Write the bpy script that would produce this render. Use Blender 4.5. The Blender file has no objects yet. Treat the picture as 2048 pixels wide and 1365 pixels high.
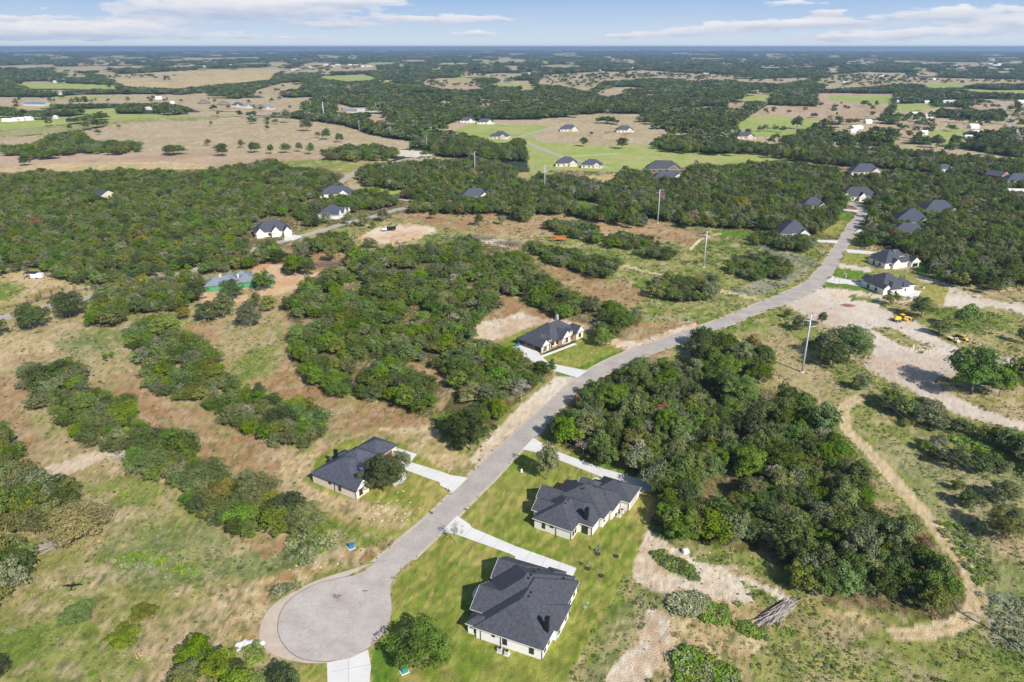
import bpy, bmesh, math, random
import numpy as np
from mathutils import Vector, Matrix
from mathutils.geometry import tessellate_polygon

# ------------------------------------------------------------------ camera, sky, sun
SC = bpy.context.scene
COL = SC.collection
H = 110.0; F = 1450.0; HY = 94.0           # camera height, focal length and horizon row (2048 px wide photo)
PITCH = math.atan((682.5 - HY) / F); SP, CP = math.sin(PITCH), math.cos(PITCH)
cam_d = bpy.data.cameras.new('camera'); cam = bpy.data.objects.new('camera', cam_d); COL.objects.link(cam)
cam.location = (0, 0, H); cam.rotation_euler = (math.pi / 2 - PITCH, 0, 0)
cam_d.sensor_width = 36; cam_d.lens = 36 * F / 2048; cam_d.clip_start = 1; cam_d.clip_end = 120000
SC.camera = cam
SUN_EL, SUN_DIR = math.radians(37), math.radians(-56)      # where the sun stands (azimuth from +X, anticlockwise)
SC.view_settings.view_transform = 'Standard'; SC.view_settings.look = 'None'
SC.view_settings.gamma = 1; SC.view_settings.use_curve_mapping = False
SC.view_settings.exposure = 0.5
sd = bpy.data.lights.new('sun', 'SUN'); sd.energy = 4.7; sd.angle = math.radians(0.5); sd.color = (1, 0.95, 0.88)
so = bpy.data.objects.new('sun', sd); COL.objects.link(so)
sv = Vector((math.cos(SUN_EL) * math.cos(SUN_DIR), math.cos(SUN_EL) * math.sin(SUN_DIR), math.sin(SUN_EL)))
so.rotation_euler = sv.to_track_quat('Z', 'Y').to_euler(); so.location = (100, -100, 400)
W = bpy.data.worlds.new('World'); SC.world = W; W.use_nodes = True
nt = W.node_tree; N = nt.nodes; L = nt.links
bg = N['Background']; bg.inputs['Strength'].default_value = 0.09
sky = N.new('ShaderNodeTexSky'); sky.sky_type = 'NISHITA'; sky.sun_disc = False
sky.sun_elevation = SUN_EL; sky.sun_rotation = math.pi / 2 - SUN_DIR
sky.altitude = 200; sky.air_density = 1.0; sky.dust_density = 0.6; sky.ozone_density = 2.0
tc = N.new('ShaderNodeTexCoord'); sep = N.new('ShaderNodeSeparateXYZ'); L.new(tc.outputs['Generated'], sep.inputs[0])
def mth(op, a, b=None, c=None, tree=None):
    t = tree or nt
    n = t.nodes.new('ShaderNodeMath'); n.operation = op
    for i, v in enumerate((a, b, c)):
        if v is None: continue
        if isinstance(v, (int, float)): n.inputs[i].default_value = v
        else: t.links.new(v, n.inputs[i])
    return n.outputs[0]
az = mth('ARCTAN2', sep.outputs[0], sep.outputs[1]); el = mth('ARCSINE', sep.outputs[2])
def cl_noise(du, dv, su, sv_, det, w):
    cv = N.new('ShaderNodeCombineXYZ')
    L.new(mth('MULTIPLY', mth('ADD', az, du), su), cv.inputs[0]); L.new(mth('MULTIPLY', mth('ADD', el, dv), sv_), cv.inputs[1])
    cv.inputs[2].default_value = w
    n = N.new('ShaderNodeTexNoise'); n.inputs['Scale'].default_value = 1; n.inputs['Detail'].default_value = det
    n.inputs['Roughness'].default_value = 0.55; L.new(cv.outputs[0], n.inputs['Vector']); return n.outputs[0]
def pxdir(x, y):
    u, v = (x - 1024) / F, (y - 682.5) / F
    X, Y, Z = u, CP - v * SP, -SP - v * CP
    return math.atan2(X, Y), math.asin(Z / math.sqrt(X * X + Y * Y + Z * Z))
# cumulus banks: centre x, y, half width, half height (as seen), weight
CLOUDS = [(470, 16, 230, 27, 1.45), (690, 4, 130, 10, 1.1), (200, 56, 150, 15, 1.15), (40, 68, 140, 13, 1.), (880, 40, 150, 11, 1.), (670, 52, 90, 8, .9), (940, 68, 55, 9, .9),
          (1240, 74, 90, 9, .7), (1370, 66, 120, 10, .9), (1500, 52, 120, 12, 1.), (1650, 46, 120, 9, .9), (1665, 27, 32, 9, 1.1), (1580, 7, 60, 8, .9), (1900, 28, 110, 15, 1.1),
          (1700, 76, 110, 9, .9), (1860, 66, 130, 11, 1.), (2040, 48, 60, 9, 1.), (350, 72, 220, 9, .6), (620, 76, 120, 5, .5), (20, 36, 60, 4, .5),
          (-300, 30, 200, 30, .9), (2350, 30, 200, 30, .9), (1080, 92, 60, 5, .6), (1540, 92, 40, 4, .6)]
wob1 = cl_noise(3, 1, 16, 70, 6, 2.2); wob2 = cl_noise(1, 7, 22, 90, 6, 9.2)
azw = mth('ADD', az, mth('MULTIPLY', mth('SUBTRACT', wob1, .5), .045)); elw = mth('ADD', el, mth('MULTIPLY', mth('SUBTRACT', wob2, .5), .006))
tot = None; low = None
for (x, y, hw, hh, wt) in CLOUDS:
    a0, e0 = pxdir(x, y); sa, se = hw * .86 / F, hh / F * .80
    d = mth('ADD', mth('POWER', mth('ABSOLUTE', mth('DIVIDE', mth('SUBTRACT', azw, a0), sa)), 2), mth('POWER', mth('ABSOLUTE', mth('DIVIDE', mth('SUBTRACT', elw, e0), se)), 2))
    g = mth('MULTIPLY', mth('POWER', 2.718, mth('MULTIPLY', d, -0.9)), wt)
    lw = mth('MULTIPLY', g, mth('DIVIDE', mth('SUBTRACT', el, e0), se))
    tot = g if tot is None else mth('ADD', tot, g); low = lw if low is None else mth('ADD', low, lw)
puff = cl_noise(0, 0, 38, 190, 8, .3)
cov = mth('ADD', tot, mth('MULTIPLY', mth('SUBTRACT', puff, .5), 1.9))
mr = N.new('ShaderNodeMapRange'); mr.inputs[1].default_value = .42; mr.inputs[2].default_value = .80; mr.interpolation_type = 'SMOOTHSTEP'; L.new(cov, mr.inputs[0])
# the lowest few degrees: clean blue air paling to the horizon
skl = N.new('ShaderNodeMix'); skl.data_type = 'RGBA'; g0 = N.new('ShaderNodeMapRange'); g0.inputs[1].default_value = 0; g0.inputs[2].default_value = .06; L.new(el, g0.inputs[0]); L.new(g0.outputs[0], skl.inputs[0])
skl.inputs[6].default_value = (5.4, 6.1, 6.7, 1); skl.inputs[7].default_value = (2.45, 3.95, 6.3, 1)
skm = N.new('ShaderNodeMix'); skm.data_type = 'RGBA'; g1 = N.new('ShaderNodeMapRange'); g1.inputs[1].default_value = .08; g1.inputs[2].default_value = .35; L.new(el, g1.inputs[0]); L.new(g1.outputs[0], skm.inputs[0]); L.new(skl.outputs[2], skm.inputs[6]); L.new(sky.outputs[0], skm.inputs[7])
# high thin general cloud away from the view, plain noise
veil = cl_noise(5, 5, 3, 8, 6, 4.4)
mv = N.new('ShaderNodeMapRange'); mv.inputs[1].default_value = .5; mv.inputs[2].default_value = .85; mv.inputs[4].default_value = .22; L.new(veil, mv.inputs[0])
dens = mth('MAXIMUM', mth('MULTIPLY', mr.outputs[0], .92), mth('MULTIPLY', mv.outputs[0], mth('GREATER_THAN', el, .0)))
shade = N.new('ShaderNodeMapRange'); shade.inputs[1].default_value = -.7; shade.inputs[2].default_value = .55
L.new(mth('ADD', low, mth('MULTIPLY', mth('SUBTRACT', cl_noise(2, 2, 30, 150, 5, 7), .5), 1.4)), shade.inputs[0])
cc = N.new('ShaderNodeMix'); cc.data_type = 'RGBA'; L.new(shade.outputs[0], cc.inputs[0])
cc.inputs[6].default_value = (3.9, 4.5, 5.8, 1); cc.inputs[7].default_value = (7.0, 6.9, 7.1, 1)
mx = N.new('ShaderNodeMix'); mx.data_type = 'RGBA'; L.new(dens, mx.inputs[0]); L.new(skm.outputs[2], mx.inputs[6]); L.new(cc.outputs[2], mx.inputs[7])
L.new(mx.outputs[2], bg.inputs['Color'])

# ------------------------------------------------------------------ helpers
rnd = random.Random(7)
def P(x, y, z=0.0):
    u = (x - 1024) / F; v = (y - 682.5) / F
    d = (H - z) / (SP + v * CP); return (u * d, d * (CP - v * SP), z)
def Qn(X, Y, Z=0.0):
    zc = Y * CP + (H - Z) * SP; yd = (H - Z) * CP - Y * SP
    zc = np.maximum(zc, 1e-3); return 1024 + F * X / zc, 682.5 + F * yd / zc
def tag(o, label=None, cat=None, group=None, kind=None):
    if label: o['label'] = label
    if cat: o['category'] = cat
    if group: o['group'] = group
    if kind: o['kind'] = kind
    return o
def empty(name, loc, rz=0, **k):
    o = bpy.data.objects.new(name, None); COL.objects.link(o); o.location = loc; o.rotation_euler = (0, 0, rz)
    o.empty_display_size = .5; return tag(o, **k)
class MB:
    def __init__(s): s.v = []; s.f = []; s.m = []
    def add(s, vs, fs, mi=0):
        b = len(s.v); s.v += [tuple(v) for v in vs]; s.f += [tuple(b + i for i in f) for f in fs]; s.m += [mi] * len(fs); return s
    def box(s, c, size, rz=0, mi=0, rx=0, taper=1):
        hx, hy, hz = (t / 2 for t in size); M = Matrix.Rotation(rz, 3, 'Z') @ Matrix.Rotation(rx, 3, 'X'); vs = []
        for dz in (-hz, hz):
            k = taper if dz > 0 else 1
            for dx, dy in ((-hx, -hy), (hx, -hy), (hx, hy), (-hx, hy)): vs.append(Vector(c) + M @ Vector((dx * k, dy * k, dz)))
        return s.add(vs, [(0, 3, 2, 1), (4, 5, 6, 7), (0, 1, 5, 4), (1, 2, 6, 5), (2, 3, 7, 6), (3, 0, 4, 7)], mi)
    def tube(s, pts, rads, n=8, mi=0, cap=True):
        pts = [Vector(p) for p in pts]; b = len(s.v); k = len(pts)
        for i, p in enumerate(pts):
            t = (pts[min(i + 1, k - 1)] - pts[max(i - 1, 0)]).normalized()
            a = t.cross(Vector((0, 0, 1)) if abs(t.z) < .9 else Vector((1, 0, 0))).normalized(); c = t.cross(a)
            r = rads[i] if isinstance(rads, (list, tuple)) else rads
            for j in range(n): an = 2 * math.pi * j / n; s.v.append(tuple(p + a * (r * math.cos(an)) + c * (r * math.sin(an))))
        for i in range(k - 1):
            for j in range(n): s.f.append((b + i * n + j, b + i * n + (j + 1) % n, b + (i + 1) * n + (j + 1) % n, b + (i + 1) * n + j)); s.m.append(mi)
        if cap: s.f += [tuple(b + j for j in range(n))[::-1], tuple(b + (k - 1) * n + j for j in range(n))]; s.m += [mi, mi]
        return s
    def prism(s, poly, z0, z1, mi=0):
        a = sum(poly[i][0] * poly[(i + 1) % len(poly)][1] - poly[(i + 1) % len(poly)][0] * poly[i][1] for i in range(len(poly)))
        if a < 0: poly = poly[::-1]
        n = len(poly); b = len(s.v)
        s.v += [(p[0], p[1], z1) for p in poly] + [(p[0], p[1], z0) for p in poly]
        for t in tessellate_polygon([[Vector((p[0], p[1], 0)) for p in poly]]):
            v0, v1, v2 = (poly[i] for i in t)
            cr = (v1[0] - v0[0]) * (v2[1] - v0[1]) - (v1[1] - v0[1]) * (v2[0] - v0[0])
            s.f.append(tuple(b + i for i in (t if cr > 0 else t[::-1]))); s.m.append(mi)
        for i in range(n): j = (i + 1) % n; s.f.append((b + i, b + n + i, b + n + j, b + j)); s.m.append(mi)
        return s
    def mesh(s, name, mats, smooth=False):
        me = bpy.data.meshes.new(name); me.from_pydata(s.v, [], s.f)
        for m in (mats if isinstance(mats, (list, tuple)) else [mats]): me.materials.append(m)
        if any(s.m): me.polygons.foreach_set('material_index', s.m)
        if smooth: me.polygons.foreach_set('use_smooth', [True] * len(me.polygons))
        me.update(); return me
    def obj(s, name, mats, parent=None, smooth=False):
        o = bpy.data.objects.new(name, s.mesh(name, mats, smooth)); COL.objects.link(o)
        if parent: o.parent = parent
        return o
def put(name, me, parent=None, loc=None):
    o = bpy.data.objects.new(name, me); COL.objects.link(o)
    if parent: o.parent = parent
    if loc: o.location = loc
    return o
def copy_tree(o, parent=None):
    c = o.copy(); COL.objects.link(c); c.parent = parent
    for ch in list(o.children): copy_tree(ch, c)
    return c
def lin(c): return tuple(((v / 255) / 12.92 if v / 255 < .04045 else ((v / 255 + .055) / 1.055) ** 2.4) for v in c)
KEXP = 1.42                                 # how bright sunlit white ground of albedo 1 comes out
def alb(c): return tuple(v / KEXP for v in lin(c))
def mat(name, col, rough=.8, var=0., scale=1., metal=0, col2=None, bump=0., bscale=20., spec=.3, sheen=0, obj_rand=0.):
    m = bpy.data.materials.new(name); m.use_nodes = True; t = m.node_tree; b = t.nodes['Principled BSDF']
    b.inputs['Roughness'].default_value = rough; b.inputs['Metallic'].default_value = metal; b.inputs['Specular IOR Level'].default_value = spec
    b.inputs['Base Color'].default_value = (*col, 1)
    if var or col2:
        tcn = t.nodes.new('ShaderNodeTexCoord'); n = t.nodes.new('ShaderNodeTexNoise'); n.inputs['Scale'].default_value = scale; n.inputs['Detail'].default_value = 6
        n.inputs['Roughness'].default_value = .65
        t.links.new(tcn.outputs['Object'], n.inputs['Vector'])
        r = t.nodes.new('ShaderNodeMapRange'); r.inputs[1].default_value = .3; r.inputs[2].default_value = .7; t.links.new(n.outputs[0], r.inputs[0])
        x = t.nodes.new('ShaderNodeMix'); x.data_type = 'RGBA'; t.links.new(r.outputs[0], x.inputs[0])
        c2 = col2 or tuple(min(1, v * (1 + var)) for v in col); c1 = col if col2 else tuple(v * (1 - var) for v in col)
        x.inputs[6].default_value = (*c1, 1); x.inputs[7].default_value = (*c2, 1); t.links.new(x.outputs[2], b.inputs['Base Color'])
    if bump:
        tcn = t.nodes.new('ShaderNodeTexCoord'); n = t.nodes.new('ShaderNodeTexNoise'); n.inputs['Scale'].default_value = bscale; n.inputs['Detail'].default_value = 4
        t.links.new(tcn.outputs['Object'], n.inputs['Vector']); bp = t.nodes.new('ShaderNodeBump'); bp.inputs['Strength'].default_value = bump
        bp.inputs['Distance'].default_value = .05; t.links.new(n.outputs[0], bp.inputs['Height']); t.links.new(bp.outputs[0], b.inputs['Normal'])
    return m

# ------------------------------------------------------------------ numpy noise
def hsh(ix, iy, s):
    h = (ix.astype(np.int64) * 374761393 + iy.astype(np.int64) * 668265263 + s * 1442695041) & 0xffffffff
    h = ((h ^ (h >> 13)) * 1274126177) & 0xffffffff; h = (h ^ (h >> 16)) & 0xffffff
    return h / float(0xffffff)
def vn(x, y, s):
    ix, iy = np.floor(x), np.floor(y); fx, fy = x - ix, y - iy; fx = fx * fx * (3 - 2 * fx); fy = fy * fy * (3 - 2 * fy)
    a, b, c, d = hsh(ix, iy, s), hsh(ix + 1, iy, s), hsh(ix, iy + 1, s), hsh(ix + 1, iy + 1, s)
    return (a * (1 - fx) + b * fx) * (1 - fy) + (c * (1 - fx) + d * fx) * fy
def fbm(x, y, s, o=4, g=.55):
    t = 0; a = 1; w = 0
    for k in range(o): t = t + a * vn(x * 2 ** k + 17 * k, y * 2 ** k - 9 * k, s + k); w += a; a *= g
    return t / w
def sst(v, a, b): t = np.clip((v - a) / (b - a), 0, 1); return t * t * (3 - 2 * t)

# ------------------------------------------------------------------ layout, traced on the photo (pixels of the 2048 px wide picture -> ground)
RX0, RY0, RW, RH = -800, 90, 3700, 1700
def raster(arr, poly, val):
    xs = np.array([p[0] for p in poly], float); ys = np.array([p[1] for p in poly], float)
    y0 = max(int(math.floor(ys.min())) - RY0, 0); y1 = min(int(math.ceil(ys.max())) - RY0, RH - 1); n = len(poly)
    for r in range(y0, y1 + 1):
        y = r + RY0 + .5; c = []
        for i in range(n):
            ya, yb = ys[i], ys[(i + 1) % n]
            if (ya <= y) != (yb <= y): c.append(xs[i] + (y - ya) / (yb - ya) * (xs[(i + 1) % n] - xs[i]))
        c.sort()
        for a, b in zip(c[::2], c[1::2]):
            i0, i1 = int(round(a)) - RX0, int(round(b)) - RX0
            arr[r, max(i0, 0):max(min(i1, RW), 0)] = val
def samp(arr, px, py):
    ix = np.clip(np.round(px - RX0 - .5).astype(int), 0, RW - 1); iy = np.clip(np.round(py - RY0 - .5).astype(int), 0, RH - 1)
    return arr[iy, ix]
def strip(pts, w, off=0):
    g = [Vector(P(*p)[:2]) for p in pts]; l, r = [], []
    for i, p in enumerate(g):
        t = (g[min(i + 1, len(g) - 1)] - g[max(i - 1, 0)]).normalized(); nrm = Vector((-t.y, t.x))
        l.append(p + nrm * (off + w / 2)); r.append(p + nrm * (off - w / 2))
    return [Qn(p.x, p.y) for p in l + r[::-1]]
def ell(cx, cy, rx, ry, n=14, sd=0):
    R = random.Random(int(cx * 7 + cy)); return [(cx + rx * (1 + .18 * (R.random() - .5)) * math.cos(2 * math.pi * i / n), cy + ry * (1 + .18 * (R.random() - .5)) * math.sin(2 * math.pi * i / n)) for i in range(n)]

ROAD_L = [(746, 1128), (809, 1074), (865, 1027), (933, 957), (975, 917), (1050, 847), (1104, 801), (1152, 756), (1174, 743), (1200, 727), (1257, 702), (1318, 680), (1391, 656), (1442, 638), (1500, 614),
          (1553, 592), (1594, 575), (1618, 559), (1644, 529), (1666, 500), (1677, 481), (1690, 457), (1705, 439), (1714, 428), (1716, 420), (1706, 413), (1691, 409), (1680, 408)]
ROAD_R = [(828, 1117), (860, 1086), (887, 1060), (919, 1030), (951, 996), (985, 964), (1038, 905), (1071, 876), (1090, 853), (1122, 816), (1163, 780), (1200, 756), (1238, 734), (1292, 711), (1345, 693),
          (1386, 677), (1426, 662), (1480, 644), (1500, 633), (1540, 618), (1580, 605), (1617, 590), (1641, 574), (1660, 553), (1674, 532), (1687, 505), (1703, 478), (1722, 449), (1733, 433), (1737, 424), (1733, 416), (1722, 409), (1703, 403.5), (1680, 403)]
CUL = [(748, 1127), (719, 1150), (685, 1155), (647, 1164), (620, 1173), (599, 1185), (580, 1199), (567, 1213), (558, 1232), (555, 1250), (556, 1268), (563, 1285), (578, 1304), (595, 1315), (613, 1321), (640, 1324), (664, 1323), (686, 1320), (708, 1313),
       (736, 1297), (753, 1282), (766, 1268), (777, 1250), (783, 1228), (783, 1205), (780, 1185), (781, 1170), (786, 1157), (794, 1147), (808, 1133), (829, 1115)]
CUL_SH = [(746, 1126), (715, 1136), (691, 1143), (650, 1155), (613, 1170), (580, 1188), (551, 1205), (533, 1224), (523, 1243), (518, 1265), (521, 1285), (534, 1303), (555, 1313), (580, 1321), (610, 1327), (664, 1327), (660, 1300), (600, 1200)]
SIDE_ROADS = [([(-160, 672), (-60, 650), (0, 637), (39, 628), (100, 613), (194, 593), (250, 578), (315, 560), (351, 552), (420, 530), (505, 499), (564, 484), (605, 472), (649, 460), (681, 449), (746, 434), (775, 425), (819, 414), (850, 408)], 6.5, 'asphalt'),
              ([(675, 374), (682, 364), (699, 352), (711, 344), (744, 334), (787, 325), (820, 317), (856, 313)], 6.5, 'asphalt'),
              ([(700, 372), (725, 383), (760, 392), (796, 400), (854, 404), (890, 403)], 5, 'asphalt'),
              ([(1030, 277), (1063, 289), (1094, 303), (1127, 315), (1168, 325), (1215, 336)], 7, 'asphalt'), ([(1030, 277), (1070, 265), (1109, 254)], 7, 'asphalt'), ([(1132, 314), (1193, 310), (1240, 307)], 5, 'gravel'),
              ([(1999, 205), (2004, 215), (2011, 231), (2024, 253), (2037, 276), (2050, 305), (2090, 360)], 9, 'asphalt'),
              ([(440, 238), (520, 233), (600, 229), (680, 228), (760, 230)], 12, 'gravel')]
DRIVES = [('driveway', [(914, 1032), (939, 1049), (944, 1056), (1031, 1093), (1153, 1137), (1146, 1152), (1060, 1140), (1031, 1122), (1030, 1113), (1017, 1107), (926, 1074), (905, 1067), (880, 1066)]),
          ('driveway', [(1067, 876), (1104, 900), (1207, 938), (1316, 969), (1307, 983), (1285, 984), (1270, 1000), (1240, 985), (1207, 956), (1110, 917), (1077, 906), (1045, 899)]),
          ('driveway', [(796, 897), (834, 909), (821, 925), (880, 943), (902, 951), (936, 956), (906, 985), (880, 971), (879, 965), (804, 938), (786, 920)]),
          ('driveway', [(1022, 698), (1040, 688), (1062, 690), (1083, 713), (1098, 727), (1174, 742), (1155, 756), (1108, 742), (1073, 726), (1042, 712)]),
          ('driveway', [(654, 1326), (700, 1317), (736, 1300), (742, 1335), (739, 1365), (760, 1440), (650, 1440), (655, 1365)]),
          ('driveway', [(1664, 552), (1680, 557), (1749, 570), (1755, 577), (1745, 578), (1690, 568), (1672, 568), (1653, 564)]),
          ('parking_pad', [(1795, 577), (1843, 583), (1833, 598), (1791, 590)]),
          ('driveway', [(1693, 499), (1767, 506), (1768, 511), (1690, 505)]),
          ('driveway', [(1631, 480), (1677, 482), (1674, 487), (1631, 484)]), ('driveway', [(1647, 416), (1717, 421), (1713, 425), (1684, 421)]),
          ('driveway', [(1734, 427), (1794, 433), (1793, 438), (1729, 434)]), ('driveway', [(1716, 459), (1736, 460), (1734, 465), (1711, 465)]),
          ('driveway', [(1795, 470), (1850, 468), (1855, 474), (1800, 476)]), ('driveway', [(567, 476), (590, 470), (605, 473), (590, 480), (570, 482)])]
WALKS = [([(1080, 715), (1112, 703), (1151, 688)], 1.4), ([(797, 939), (809, 949), (808, 957), (800, 966), (787, 971)], 1.3), ([(975, 1168), (958, 1177), (949, 1190), (955, 1203), (972, 1207)], 1.3), ([(1190, 967), (1183, 963), (1196, 957)], 1.3)]

# ground cover types: three photo-like colours each
G = {'dry': ((192, 172, 126), (164, 160, 92), (208, 184, 146)), 'red': ((194, 160, 122), (182, 142, 104), (176, 162, 108)), 'green': ((156, 160, 86), (130, 148, 64), (186, 172, 114)),
     'weed': ((164, 164, 112), (138, 148, 84), (190, 174, 126)), 'sage': ((160, 164, 138), (132, 142, 112), (182, 172, 142)), 'lawn': ((156, 161, 76), (126, 146, 54), (190, 174, 104)), 'lush': ((98, 136, 42), (122, 150, 52), (112, 142, 50)),
     'pale': ((234, 213, 184), (244, 230, 208), (208, 178, 142)), 'lot': ((226, 208, 188), (236, 222, 204), (212, 186, 160)), 'orange': ((232, 196, 156), (240, 222, 196), (218, 164, 118)),
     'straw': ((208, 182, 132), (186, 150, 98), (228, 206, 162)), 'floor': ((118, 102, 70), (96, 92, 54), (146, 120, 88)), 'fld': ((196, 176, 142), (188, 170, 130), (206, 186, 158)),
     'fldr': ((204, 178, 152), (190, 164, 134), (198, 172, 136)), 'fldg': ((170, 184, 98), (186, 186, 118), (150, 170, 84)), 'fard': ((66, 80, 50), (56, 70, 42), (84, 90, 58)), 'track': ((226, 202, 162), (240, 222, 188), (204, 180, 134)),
     'white': ((238, 228, 208), (246, 238, 224), (226, 206, 178)), 'tan2': ((218, 190, 144), (196, 176, 118), (226, 202, 160))}
GK = list(G)
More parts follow.
